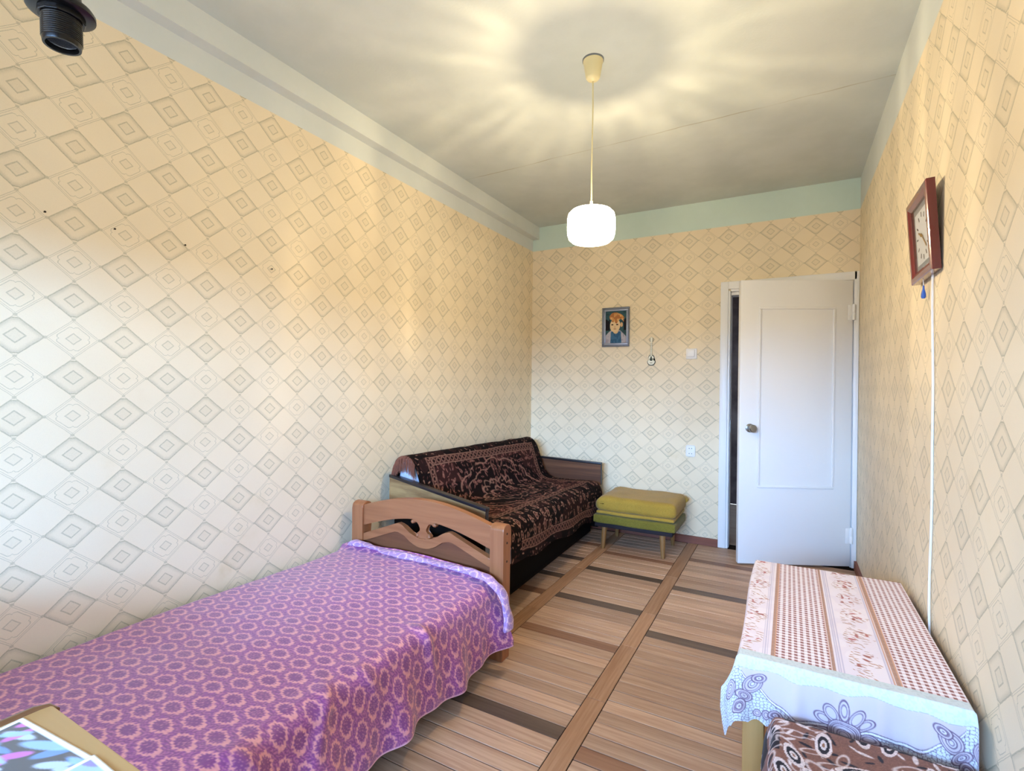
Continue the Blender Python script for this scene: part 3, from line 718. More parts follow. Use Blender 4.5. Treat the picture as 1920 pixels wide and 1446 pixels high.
# fringe hanging off the throw's near end
bm = bmesh.new(); rnd = random.Random(3)
kk = [i for i in range(int(NV*.03), int(NV*.265))]
for n_ in range(330):
    i = rnd.choice(kk); x, z = pn[i]; y = SY0+.004; ln = rnd.uniform(.055, .095); wv = rnd.uniform(.0012, .0022)
    cx = -1.865; pull = rnd.uniform(.0, .25); prev = None; o0 = rnd.uniform(-.008, .008)
    for s_ in range(5):
        f_ = s_/4; xx = x+(x-cx)*.10*f_-(x-cx)*pull*f_*f_*.3+o0*f_; zz = z-ln*f_**1.3*(1 if z > .6 else .8); yy = y-.012*math.sin(f_*2.2)-rnd.uniform(0, .004)
        a = bm.verts.new((xx-wv, yy, zz)); b = bm.verts.new((xx+wv, yy-.0012, zz))
        if prev: bm.faces.new((prev[0], prev[1], b, a))
        prev = (a, b)
fr = bm_obj('fringe', bm, fabric('russet_fringe_yarn', (156, 92, 66), (128, 70, 50), 400), throw); fr['kind'] = 'stuff'; fr['label'] = 'russet brown fringe'
fr.matrix_parent_inverse = throw.matrix_basis.inverted()

# ------------------------------------------------------------------ footstool and folded cover
GREEN = fabric('green_wool_upholstery', (126, 116, 48), (106, 98, 40), 260)
MUST = fabric('mustard_wool', (178, 144, 62), (160, 128, 50), 260)
LEGW = wood('stool_leg_wood', (120, 86, 48), (146, 108, 64), 2, .4, 8, rnd=False)
st = empty('footstool', (-.965, 3.72, 0)); tag(st, 'low green upholstered footstool on tapered wooden legs beside the sofa', 'footstool')
def soft_box(name, x0, x1, y0, y1, z0, z1, r, mat, parent, seed=0, amp=.006, left_round=0.0, n=(26, 20, 6)):
    bm = bmesh.new(); bmesh.ops.create_cube(bm, size=1.0)
    bmesh.ops.subdivide_edges(bm, edges=list(bm.edges), cuts=15, use_grid_fill=True)
    for v in bm.verts:
        p = np.array(v.co)*2                         # -1..1
        hs = np.array(((x1-x0)/2, (y1-y0)/2, (z1-z0)/2)); q = p*hs
        rr_ = min(r, hs.min())
        inner = np.clip(q, -(hs-rr_), hs-rr_); d = q-inner; ln = np.linalg.norm(d)
        if ln > 1e-6: q = inner+d/ln*min(ln, rr_) if np.count_nonzero(np.abs(d) > 1e-9) > 1 else q
        w_ = float(vnoise(np.array(q[0]*9+seed), np.array(q[1]*9+seed*2+q[2]*5), seed))-.5
        q = q*(1+0)+np.array((0, 0, amp*w_))+np.array((amp*.6*w_, amp*.6*w_, 0))
        if left_round and q[2] > 0:
            e = np.clip((-q[0]-(hs[0]-.10))/.10, 0, 1); q[2] -= left_round*e**2
        v.co = Vector((float(q[0]+(x0+x1)/2), float(q[1]+(y0+y1)/2), float(q[2]+(z0+z1)/2)))
    return bm_obj(name, bm, mat, parent, smooth=True)
soft_box('cushion', -1.256, -.666, 3.525, 3.935, .186, .252, .018, GREEN, st, 4, .004)
box('frame', -1.245, -.688, 3.542, 3.92, .160, .188, make_mat('stool_dark_frame', (42, 36, 40), .7, .2), st, .004)
for lx, ly, sx, sy in ((-1.178, 3.575, -1, -1), (-.762, 3.575, 1, -1), (-1.178, 3.885, -1, 1), (-.762, 3.885, 1, 1)):
    tube('leg', [(lx, ly, .165), (lx+sx*.004, ly+sy*.008, .10), (lx+sx*.008, ly+sy*.016, .0)], [.0215, .0185, .0125], LEGW, st, 14)
bl = empty('folded_cover', (-.955, 3.74, .252)); tag(bl, 'folded mustard yellow wool cover lying on the green footstool', 'blanket')
soft_box('under_fold', -1.235, -.676, 3.535, 3.945, .2545, .282, .013, MUST, bl, 11, .006)
soft_box('top_fold', -1.244, -.664, 3.530, 3.952, .277, .392, .040, MUST, bl, 17, .012, left_round=.03)
fl_ = prism('corner_flap', [(-.672, .372), (-.648, .352), (-.652, .340), (-.675, .318)], 'y', 3.90, 3.95, MUST, bl, .003)

# ------------------------------------------------------------------ table and cloth
TW = wood('table_tan_wood', (168, 124, 70), (186, 142, 86), 2, .45, 7, rnd=False)
TZ = .462
tb = empty('low_table', (.13, 1.93, 0)); tag(tb, 'low wooden table beside the right wall under a printed tablecloth', 'table')
box('table_top', -.108, .370, 1.508, 2.352, TZ-.025, TZ, TW, tb, .006)
for lx, ly in ((-.104, 1.535), (.312, 1.535), (-.104, 2.285), (.312, 2.285)):
    box('leg', lx, lx+.054, ly, ly+.054, 0, TZ-.025, TW, tb, .003)
box('apron', -.048, .31, 1.55, 1.568, TZ-.10, TZ-.027, TW, tb); box('apron', -.048, .31, 2.30, 2.318, TZ-.10, TZ-.027, TW, tb)
box('apron', -.09, -.072, 1.59, 2.285, TZ-.10, TZ-.027, TW, tb); box('apron', .332, .35, 1.59, 2.285, TZ-.10, TZ-.027, TW, tb)
# cloth: far end -> top -> over the near edge; t runs left to right
LO, RO, FD = .075, .028, .185
d_ = .0016
sgr = np.arange(-.05, .85+FD, d_)                  # distance from the far edge, + over the near edge
tgr = np.arange(-.112-LO, .374+RO, d_)
Sg, Tg = np.meshgrid(sgr, tgr, indexing='ij')
EDGE_N, EDGE_F, XL, XR = 1.502, 2.357, -.112, .374
length = EDGE_F-EDGE_N
bN = np.clip(Sg-length, 0, None); bF = np.clip(-Sg, 0, None); aL = np.clip(XL-Tg, 0, None); aR = np.clip(Tg-XR, 0, None)
X = np.clip(Tg, XL, XR); Y = EDGE_F-np.clip(Sg, 0, length)
zd = bN*(1+.04*np.sin(Tg*25))+aL*np.where(bN > 0, .55, 1)+aR*np.where(bN > 0, .5, 1)+bF
Z = TZ+.004-zd
def rnd_edge(d, r=.012): return r*(1-np.exp(-d/r))
wavev = .011*np.sin(Tg*46+.8)+.005*np.sin(Tg*101)
Y = Y-rnd_edge(bN)-wavev*np.clip(bN/FD, 0, 1)-.05*np.clip(bN/FD, 0, 1)*0
X = X-rnd_edge(aL, .010)-aL*.42*np.clip(bN/.05, 0, 1)*(1-.45*np.clip((bN-.10)/.09, 0, 1))+rnd_edge(aR, .006)
Y = Y-aL*.25*np.clip(bN/.08, 0, 1)+rnd_edge(bF)
Z = Z+.0015*(vnoise(Sg*14, Tg*14, 5)-.5)*(zd < .002)
X = X-.004*np.sin(Sg*7)*(aL > 0)
xm = Tg; ym = Sg
wht = np.array((240, 228, 234.))
c = np.zeros(xm.shape+(3,))+wht
c = paint(c, vnoise(xm*25, ym*25, 2) > .5, (232, 218, 228), .5)
def stripe(a, b): return (xm > a) & (xm < b)
RB = (166, 112, 88)
# gingham bands
for a, b in ((-.026, .105), (.253, .5)):
    k = stripe(a, b); p_ = .0156
    sx = (np.sin((xm-a)/p_*2*math.pi) > 0); sy = (np.sin(ym/p_*2*math.pi*.92) > 0)
    c = np.where((k & sx & sy)[..., None], np.array((150, 96, 92.)), np.where((k & (sx ^ sy))[..., None], np.array((232, 212, 214.)), np.where(k[..., None], np.array((246, 240, 246.)), c)))
for a, b in ((-.0365, -.0285), (.1065, .115), (.239, .2485)):
    k = stripe(a, b); dots = np.sin(ym/.006*2*math.pi)*np.sin(xm/.004*2*math.pi) > .2
    c = np.where(k[..., None], np.array((192, 154, 136.)), c); c = np.where((k & dots)[..., None], np.array((160, 116, 100.)), c)
for a in (-.045, -.050, -.056, .121, .126, .132, .230, .2335): c = paint(c, np.abs(xm-a) < .0012, (196, 186, 206), .8)
for a in (-.0265, .1045, .2365, .2505): c = paint(c, np.abs(xm-a) < .0012, (214, 160, 128), .9)
# flower garlands
for xc_, wd in ((-.090, .030), (.182, .036)):
    ax = (xm-xc_+.008*np.sin(ym*42)); cl = .5+.5*np.cos(ym/.148*2*math.pi+.6)
    k = np.abs(ax) < wd*(.55+.55*cl)
    fa, ra_ = flecks(xm, ym, .0135, 101, .85, .62, .18, ang=.3); fb, rb_ = flecks(xm, ym, .022, 111, .62, .46, .22)
    m1 = np.clip((1-fa)*4, 0, 1)*k
    c = paint(c, m1*(ra_ < .4), (184, 128, 100), .8); c = paint(c, m1*(ra_ >= .4)*(ra_ < .75), (176, 136, 116), .75)
    rose = np.clip((1-fb)*3, 0, 1)*(np.abs(ax) < wd*.62)*(cl > .42)
    c = paint(c, rose*(rb_ < .5), (178, 92, 92), .85); c = paint(c, rose*(rb_ >= .5), (150, 74, 66), .8)
# pale hem strip over the near edge
hem0 = length-.034; hem1 = length+.030+.004*np.sin(xm*60)+.003*np.sin(xm*23)
hk = (Sg > hem0) & (Sg < hem1)
c = np.where(hk[..., None], np.array((210, 217, 218.))-10*(vnoise(xm*260, ym*260, 6) > .62)[..., None], c)
c = paint(c, np.abs(Sg-hem1) < .0012, (168, 160, 196), .8)
# lace-print skirt
bs = Sg-hem1; sk = bs >= 0
s_c = np.zeros_like(c)+np.array((204, 186, 192.))
s_c = paint(s_c, np.clip(np.sin(xm*70)-.75, 0, 1)*4, (212, 190, 176), .55)
LN = (104, 80, 100); NET = (212, 212, 218)
xq = np.abs(xm-.128)
cur = np.where(xq < .105, .088, .088*(1-((xq-.105)/.13)**2)+.006*np.sin(xq*90))
netm = (bs > cur) | (xq > .232)
def voro(x, y, cell, seed):
    d1 = np.full(x.shape, 9.); d2 = np.full(x.shape, 9.); xi = np.floor(x/cell); yi = np.floor(y/cell)
    for dx in (-1, 0, 1):
        for dy in (-1, 0, 1):
            cx, cy = xi+dx, yi+dy; px = (cx+.2+.6*hsh(cx, cy, seed))*cell; py = (cy+.2+.6*hsh(cx, cy, seed+1))*cell
            d = np.hypot(x-px, y-py); d2 = np.where(d < d1, d1, np.minimum(d2, d)); d1 = np.minimum(d1, d)
    return d2-d1
s_c = paint(s_c, netm, NET); s_c = paint(s_c, netm*np.clip(1.6-voro(xm, bs, .0085, 5)/.0009, 0, 1), LN, .8)
s_c = paint(s_c, np.clip(1.5-np.abs(bs-cur)/.0011, 0, 1)*(xq < .232), LN, .9); s_c = paint(s_c, np.clip(1.3-np.abs(bs-cur-.004)/.0026, 0, 1)*(xq < .232), (242, 234, 238), .9); s_c = paint(s_c, np.clip(1.5-np.abs(bs-cur-.008)/.0011, 0, 1)*(xq < .232), LN, .9)
def motif(c, d, fillc, w=.0011, gap=.0045, scale=1.0):
    """d: signed distance-like metres (negative inside)"""
    c = paint(c, d < 0, fillc); c = paint(c, np.clip(1.5-np.abs(d)/w, 0, 1), LN, .9)
    return paint(c, np.clip(1.4-np.abs(d+gap)/w, 0, 1), LN, .7)
def ell(cx, cy, a, b, th=0):
    u = (xm-cx)*math.cos(th)+(bs-cy)*math.sin(th); v = -(xm-cx)*math.sin(th)+(bs-cy)*math.cos(th)
    return (np.sqrt((u/a)**2+(v/b)**2)-1)*min(a, b)
for i in range(-9, 10):
    if abs(i) > 2: s_c = motif(s_c, ell(.128+i*.0215,   .122+.003*abs(i % 2), .0095, .013), (206, 190, 198))
cy0 = .098
for th_, rad, aa, bb in ((-60, .050, .022, .012), (60, .050, .022, .012), (-100, .052, .024, .011), (100, .052, .024, .011), (-32, .050, .022, .015), (32, .050, .022, .015), (0, .060, .026, .0105)):
    t_ = math.radians(th_); s_c = motif(s_c, ell(.128+rad*math.sin(t_), cy0-rad*math.cos(t_), aa, bb, math.pi/2+t_), (206, 190, 198))
for rr_ in (.034, .026, .014): s_c = motif(s_c, np.hypot(xm-.128, bs-cy0)-rr_, (206, 190, 198))
for sgn in (-1, 1):
    for (ox, oy, a_, b_, t_) in ((.205, .040, .030, .020, .9), (.190, .022, .018, .012, .3), (.225, .075, .020, .014, -.5), (.150, .115, .020, .012, .6), (.236, .105, .022, .013, 1.2), (.262, .055, .018, .024, 0)):
        s_c = motif(s_c, ell(.128+sgn*ox, oy, a_, b_, sgn*t_), (206, 190, 198))
        s_c = motif(s_c, ell(.128+sgn*ox, oy, a_*.45, b_*.45, sgn*t_), (216, 206, 216))
c = np.where(sk[..., None], s_c, c)
TC = print_mat('printed_oilcloth', .55, .3, 0.0, 700)
# scalloped lower hem: pull the lowest rows up between scallops
sc_ = .010*np.abs(np.sin((xm-.128)/.043*math.pi)); Z = Z+sc_*np.clip((bN-FD*.75)/(FD*.25), 0, 1)
cloth = grid_obj('tablecloth', np.stack([X, Y, Z], -1), TC, None, np.clip(c, 0, 255), flip=False)
rebase(cloth); tag(cloth, 'white tablecloth with brown gingham, flower garlands and lace-print skirt', 'tablecloth')

# ------------------------------------------------------------------ brown covered stool in front of the table
sto = empty('covered_stool', (.17, 1.18, 0)); tag(sto, 'stool under a brown floral plush cover in front of the low table', 'stool')
SW = wood('stool_plain_wood', (150, 110, 66), (170, 128, 80), 2, .5, 7, rnd=False)
for lx, ly in ((-.005, .97), (.32, .97), (-.005, 1.36), (.32, 1.36)): box('leg', lx, lx+.035, ly, ly+.035, 0, .30, SW, sto, .003)
box('seat_board', -.012, .362, .955, 1.405, .30, .335, SW, sto, .004)
# plush cover, a rounded lid-shaped cloth
su = np.linspace(-1, 1, 330); sv = np.linspace(-1, 1, 330); SU, SV = np.meshgrid(su, sv, indexing='ij')
hx, hy, dr = .200, .232, .15
pu_ = SU*(hx+dr); pv_ = SV*(hy+dr)
ox = np.clip(np.abs(pu_)-hx, 0, None); oy = np.clip(np.abs(pv_)-hy, 0, None)
bx = np.sign(pu_)*(np.clip(np.abs(pu_), 0, hx)+.024*(1-np.exp(-ox/.018))+ox*.10); by_ = np.sign(pv_)*(np.clip(np.abs(pv_), 0, hy)+.024*(1-np.exp(-oy/.018))+oy*.10)
tz = .366+.016*(1-(pu_/hx)**2).clip(0, 1)*(1-(pv_/hy)**2).clip(0, 1)+.008*(vnoise(pu_*14, pv_*14, 3)-.5)
drp = np.maximum(ox, oy)+.35*np.minimum(ox, oy); drp = np.where(drp > .02, drp-.008, drp**2/.04*1.2)
by_ = by_+.006*np.sin(pu_*50)*np.clip(oy/.1, 0, 1); bx = bx+.008*np.sin(pv_*44)*np.clip(ox/.08, 0, 1)
P = np.stack([bx*.93+.176, by_+1.192, tz-drp], -1)
br = np.array((124, 82, 66.)); bk = np.array((34, 22, 24.)); wh = np.array((222, 206, 206.))
x_, y_ = pu_, pv_
c = np.zeros(x_.shape+(3,))+br
side = (ox > 0) | (oy > .0)
c = paint(c, side*(vnoise(x_*30, y_*30, 2) > .42), bk, .95)
f1, r1 = flecks(x_, y_, .074, 201, .62, .50, .19)
k1 = f1 < 1.12
c = paint(c, k1*(f1 > .78), wh, .9); c = paint(c, (f1 <= .78), bk); c = paint(c, (f1 < .42), wh*.95)
c = paint(c, f1 < .18, (140, 96, 70))
f2, r2 = flecks(x_, y_, .034, 221, .8, .50, .15); k2 = np.clip((1-f2)*4, 0, 1)*(f1 > 1.2)
c = paint(c, k2*(r2 < .5), wh, .9); c = paint(c, k2*(r2 >= .5), bk)
f3, r3 = flecks(x_, y_, .050, 241, .6, .52, .22); k3 = np.clip(1.4-np.abs(f3-1)*5, 0, 1)*(f1 > 1.15)
c = paint(c, k3, wh, .75)
c = c*(1+.25*(vnoise(x_*420, y_*420, 9)-.5))[..., None]
cv = grid_obj('plush_cover', P, print_mat('brown_plush_print', .95, .1, .1, 500), sto, np.clip(c, 0, 255)); cv['label'] = 'brown plush cover with black and white flowers'

# ------------------------------------------------------------------ desk with photographs, near the camera
DT = wood('desk_tan_laminate', (190, 152, 98), (204, 168, 114), 0, .4, 4, rnd=False)
DRM = wood('desk_brown_edge', (100, 64, 38), (128, 86, 54), 1, .3, 8, rnd=False, spec=.5, coat=.3)
dk_ = empty('desk', (-.64, .02, 0)); tag(dk_, 'tan desk corner with dark rounded edge strip at the lower left', 'desk')
box('desk_top', -.972, -.30, -.32, .331, .672, .700, DT, dk_, .003)
tube('edge_strip', [(-.978, -.32, .693), (-.978, .20, .693), (-.978, .312, .693), (-.972, .327, .693), (-.960, .333, .692)], [.011, .011, .011, .009, .005], DRM, dk_, 10)
for lx, ly in ((-.94, -.29), (-.36, -.29), (-.94, .26), (-.36, .26)): box('leg', lx, lx+.04, ly, ly+.04, 0, .672, DT, dk_, .003)
PHOTO = print_mat('glossy_photo_print', .12, .5)
def photo(x0, y0, wx, wy, rz, z, seed, cols_, label):
    n, m_ = 90, 64; U_, V_ = np.meshgrid(np.linspace(0, 1, n), np.linspace(0, 1, m_), indexing='ij')
    c = np.zeros((n, m_, 3))+np.array(cols_[0], float)
    for i, cc in enumerate(cols_[1:]):
        k = flecks(U_*1.0+.3*V_, V_, .36, seed+i*9, .75, .62, .13, ang=.5)[0] if i % 2 == 0 else flecks(U_, V_, .30, seed+i*9, .6, .50, .16, ang=.9)[0]
        c = paint(c, np.clip((1-k)*4, 0, 1), cc, .9)
    bd = (U_ < .035) | (U_ > .965) | (V_ < .05) | (V_ > .95); c = np.where(bd[..., None], np.array((236, 240, 244.)), c)
    q_ = np.stack([-wx+wx*U_, -wy*(1-V_), np.zeros_like(U_)], -1)
    q_[..., 0] = wx*U_; q_[..., 1] = -wy*(1-V_)
    R_ = np.array(((math.cos(rz), -math.sin(rz)), (math.sin(rz), math.cos(rz))))
    q_[..., :2] = q_[..., :2]@R_.T; q_ = q_+np.array((x0, y0, z))
    o = grid_obj('photo_print', q_, PHOTO, None, np.clip(c, 0, 255)); md = o.modifiers.new('paper', 'SOLIDIFY'); md.thickness = .0006; md.offset = -1
    rebase(o); tag(o, label, 'photograph', 'photographs on the desk'); return o
photo(-.966, .297, .185, .13, math.radians(4.5), .7012, 5, [(96, 92, 90), (120, 150, 200), (196, 206, 220), (112, 100, 96), (214, 120, 190), (160, 190, 225)], 'glossy white-bordered photograph lying nearest the dark desk edge')
photo(-.789, .313, .17, .12, math.radians(-1), .7022, 55, [(170, 190, 225), (150, 130, 200), (110, 104, 110), (120, 170, 230)], 'pale blue photograph overlapping the other one on the desk')

# ------------------------------------------------------------------ bare black lampholder hanging near the camera
BLK = make_mat('black_bakelite', (8, 8, 11), .25, .5)
CH = make_mat('chrome_contact', (170, 172, 178), .25, .5, .9)
hx_, hy_, hz_ = -.792, .2716, 1.645
ls_ = empty('lampholder_pendant', (hx_, hy_, 1.60)); tag(ls_, 'bare black threaded lampholder hanging in the upper left corner', 'lampholder')
tilt = Matrix.Rotation(math.radians(-2), 4, Vector((_f.x, _f.y, 0))) @ Matrix.Rotation(math.radians(0), 4, 'X')
prof = [(.0, .045), (.010, .045), (.012, .030), (.019, .026), (.021, .012)]
lathe('cap', prof+[(.021, .004), (0, .004)], (hx_, hy_, hz_), BLK, ls_, 32, tilt)
lathe('shade_ring', [(.018, .008), (.031, .007), (.0335, .003), (.0335, -.001), (.030, -.003), (.018, -.003)], (hx_, hy_, hz_), BLK, ls_, 40, tilt)
bm = bmesh.new(); r_ = bmesh.ops.create_cone(bm, cap_ends=True, segments=12, radius1=.0235, radius2=.0235, depth=.007)
bmesh.ops.bevel(bm, geom=list(bm.edges), offset=.0008, segments=1, affect='EDGES')
bmesh.ops.transform(bm, matrix=Matrix.Translation((hx_, hy_, hz_)) @ tilt @ Matrix.Translation((0, 0, -.006)), verts=bm.verts)
bm_obj('ring_nut', bm, BLK, ls_)
thr = []
z_ = -.009
for i in range(11):
    thr += [(.0193, z_), (.0201, z_-.0008), (.0201, z_-.0014), (.0193, z_-.0022)]; z_ -= .0025
thr += [(.0193, -.038), (.0185, -.042), (.0160, -.042), (.0150, -.038), (.0150, -.012), (0, -.012)]
lathe('threaded_barrel', thr, (hx_, hy_, hz_), BLK, ls_, 40, tilt)
lathe('screw_shell', [(.0148, -.036), (.0140, -.034), (.0146, -.032), (.0138, -.030), (.0144, -.027), (.0138, -.024), (.0138, -.014), (0, -.014)], (hx_, hy_, hz_), CH, ls_, 32, tilt)
tv = tilt @ Vector((0, 0, .045))
tube('cord', [(hx_+tv.x, hy_+tv.y, hz_+.042), (hx_+tv.x*1.6, hy_+tv.y*1.6, hz_+.09), (hx_+tv.x*1.9, hy_+tv.y*1.9, 1.9), (hx_+tv.x*1.9, hy_+tv.y*1.9, H-.02)], .0032, BLK, ls_)
lathe('ceiling_cup', [(0, H), (.035, H), (.033, H-.03), (.01, H-.05), (0, H-.05)], (hx_+tv.x*1.9, hy_+tv.y*1.9, 0), BLK, ls_, 28)

# ------------------------------------------------------------------ things on the back wall
def bwall(pts): return pts
SIL = make_mat('silver_blue_frame', (150, 158, 178), .35, .5, .35)
SIL2 = make_mat('silver_bead_frame', (118, 124, 138), .4, .5, .35)
PIC = print_mat('painted_canvas', .7, .2)
pt = empty('framed_portrait', (-1.253, BY-.012, 1.515)); tag(pt, 'small silver-framed painting of a red-haired child in blue', 'painting')
x0, x1, z0, z1 = -1.368, -1.138, 1.517, 1.840
def fbox(n_, a, b, c_, d, y0, y1, m_, bev=.002): return box(n_, a, b, y0, y1, c_, d, m_, pt, bev)
for (a, b, c_, d) in ((x0, x1, z1-.014, z1), (x0, x1, z0, z0+.014), (x0, x0+.014, z0+.014, z1-.014), (x1-.014, x1, z0+.014, z1-.014)): fbox('outer_frame', a, b, c_, d, BY-.020, BY-.002, SIL2, .004)
for (a, b, c_, d) in ((x0+.014, x1-.014, z1-.030, z1-.014), (x0+.014, x1-.014, z0+.014, z0+.030), (x0+.014, x0+.028, z0+.030, z1-.030), (x1-.028, x1-.014, z0+.030, z1-.030)): fbox('inner_frame', a, b, c_, d, BY-.014, BY-.002, SIL, .003)
bead = bmesh.new()
def bead_at(x, z):
    r_ = bmesh.ops.create_icosphere(bead, subdivisions=1, radius=.0042); bmesh.ops.translate(bead, verts=r_['verts'], vec=(x, BY-.0205, z))
nb = 26
for i in range(nb+1):
    z = z0+.005+(z1-z0-.01)*i/nb; bead_at(x0+.004, z); bead_at(x1-.004, z)
for i in range(1, 18):
    x = x0+(x1-x0)*i/18; bead_at(x, z0+.004); bead_at(x, z1-.004)
bo = bm_obj('beading', bead, SIL2, pt, True); bo['kind'] = 'stuff'
n, m_ = 110, 160; U_, V_ = np.meshgrid(np.linspace(0, 1, n), np.linspace(0, 1, m_), indexing='ij')
wn = vnoise(U_*14, V_*18, 2)-.5
c = np.zeros((n, m_, 3))+np.array((52, 84, 92.)); c = paint(c, wn > .1, (40, 66, 76), .7)
c = paint(c, (V_ < .72+.3*wn)*(V_ > .40)*((U_ < .22) | (U_ > .86)), (22, 20, 30))
E_ = lambda cx, cy, a, b, t=0: np.sqrt((((U_-cx)*math.cos(t)+(V_-cy)*math.sin(t))/a)**2+((-(U_-cx)*math.sin(t)+(V_-cy)*math.cos(t))/b)**2)
body = V_ < .42-.9*np.clip(np.abs(U_-.47)-.14, 0, .5)**1.4
c = paint(c, body, (176, 172, 182)); c = paint(c, body*(wn > .12), (150, 146, 160), .8)
c = paint(c, (np.abs(U_-.5) < .26-.08*V_)*(V_ < .37), (62, 104, 138)); c = paint(c, (np.abs(U_-.5) < .24)*(V_ < .36)*(wn > .1), (44, 84, 118), .8)
c = paint(c, E_(.49, .40, .13, .10) < 1, (214, 186, 150))
c = paint(c, E_(.46, .55, .24, .20, .15) < 1, (222, 196, 156)); c = paint(c, E_(.76, .57, .055, .07) < 1, (208, 170, 130))
hair = (E_(.54, .78, .34, .155, -.12) < 1+.25*wn) & (V_ > .64+.10*np.sin(U_*11))
c = paint(c, hair, (196, 142, 84)); c = paint(c, hair*(wn > .06), (158, 98, 62), .75); c = paint(c, hair*(wn < -.2), (222, 176, 116), .7)
for ex in (.33, .56): c = paint(c, E_(ex, .575, .055, .020) < 1, (38, 28, 34))
c = paint(c, E_(.45, .50, .02, .035) < 1, (202, 164, 128)); c = paint(c, E_(.45, .445, .07, .012) < 1, (176, 112, 92))
pp = np.stack([x0+.024+(x1-x0-.048)*U_, np.full_like(U_, BY-.006), z0+.026+(z1-z0-.052)*V_], -1)
grid_obj('canvas', pp, PIC, pt, np.clip(c, 0, 255), flip=True)

gt = empty('toy_guitar', (-.961, BY-.006, 1.36)); tag(gt, 'tiny cream and black guitar ornament hanging on the back wall', 'ornament')
IV = make_mat('ivory_plastic', (236, 234, 214), .4, .4); GD = make_mat('ornament_dark_green', (58, 66, 54), .5, .3)
def gbody(k):
    out = []
    for i in range(48):
        a = 2*math.pi*i/48; z = math.cos(a); base = .034 if z < 0 else .027
        rx = base*math.sqrt(max(0, 1-z*z))*(1-.36*math.exp(-((z-.12)/.22)**2))/math.sqrt(max(1e-3, 1-z*z*.35)) if abs(z) < .999 else 0
        out.append((-.961+(1 if math.sin(a) >= 0 else -1)*rx*k, 1.402+z*.043*k))
    return out
prism('body_edge', gbody(1.0), 'y', BY-.009, BY-.001, GD, gt); prism('body_face', gbody(.86), 'y', BY-.012, BY-.009, IV, gt)
lathe('sound_hole', [(0, .001), (.012, .001), (.012, 0), (0, 0)], (-.961, BY-.012, 1.408), GD, gt, 20, Matrix.Rotation(math.radians(90), 4, 'X'))
box('bridge', -.970, -.952, BY-.0140, BY-.012, 1.378, 1.382, GD, gt); box('pick_guard', -.966, -.956, BY-.0145, BY-.012, 1.398, 1.432, GD, gt)
box('neck', -.9665, -.9555, BY-.012, BY-.003, 1.440, 1.545, IV, gt, .001)
for i in range(10):
    box('fret', -.9705, -.9515, BY-.0135, BY-.0115, 1.448+i*.0095, 1.4495+i*.0095, GD, gt)
prism('headstock', [(-.967, 1.545), (-.955, 1.545), (-.946, 1.572), (-.961, 1.586), (-.976, 1.572)], 'y', BY-.010, BY-.003, IV, gt, .001)
for sx in (-1, 1):
    for i in range(3): box('tuning_peg', -.961+sx*.011-.003, -.961+sx*.011+.003, BY-.012, BY-.004, 1.552+i*.009, 1.557+i*.009, GD, gt, .001)

PL = make_mat('white_plastic', (234, 232, 230), .35, .4)
sw = empty('light_switch', (-.657, BY, 1.408)); tag(sw, 'square white rocker light switch left of the door', 'switch')
box('plate', -.697, -.617, BY-.009, BY-.0005, 1.407, 1.487, PL, sw, .004); rk = box('rocker', -.687, -.633, BY-.019, BY-.009, 1.424, 1.478, PL, sw, .003)
so = empty('power_socket', (-.654, BY, .663)); tag(so, 'small white double power socket low on the back wall', 'socket')
box('plate', -.689, -.621, BY-.012, BY-.0005, .660, .746, PL, so, .012, 4)
HOLE = make_mat('socket_hole', (60, 60, 70), .8, .1)
for zc in (.683, .723):
    f_ = lathe('socket_face', [(0, .002), (.017, .002), (.018, 0), (0, 0)], (-.655, BY-.012, zc), PL, so, 20, Matrix.Rotation(math.radians(90), 4, 'X'))
    for sx in (-1, 1): lathe('pin_hole', [(0, .0008), (.003, .0008), (.003, 0), (0, 0)], (-.655+sx*.009, BY-.0140, zc), HOLE, f_, 10, Matrix.Rotation(math.radians(90), 4, 'X'))

# nails in the left wall
NAIL = make_mat('dark_nail', (50, 44, 40), .5, .4, .6)
for (y, z, lb) in ((.658, 1.710, 'small dark nail in the left wallpaper, nearest the lampholder'), (.842, 1.708, 'small dark nail in the left wallpaper, second from the lampholder'), (1.070, 1.710, 'small dark nail in the left wallpaper, third from the lampholder'), (1.437, 1.695, 'small dark nail in the left wallpaper, farthest from the lampholder')):
    o = lathe('nail', [(0, -.002), (.0012, -.002), (.0012, .008), (.0034, .008), (.003, .0095), (0, .010)], (LX, y, z), NAIL, None, 10, Matrix.Rotation(math.radians(90), 4, 'Y'))
    rebase(o); tag(o, lb, 'nail', 'nails in the left wall')

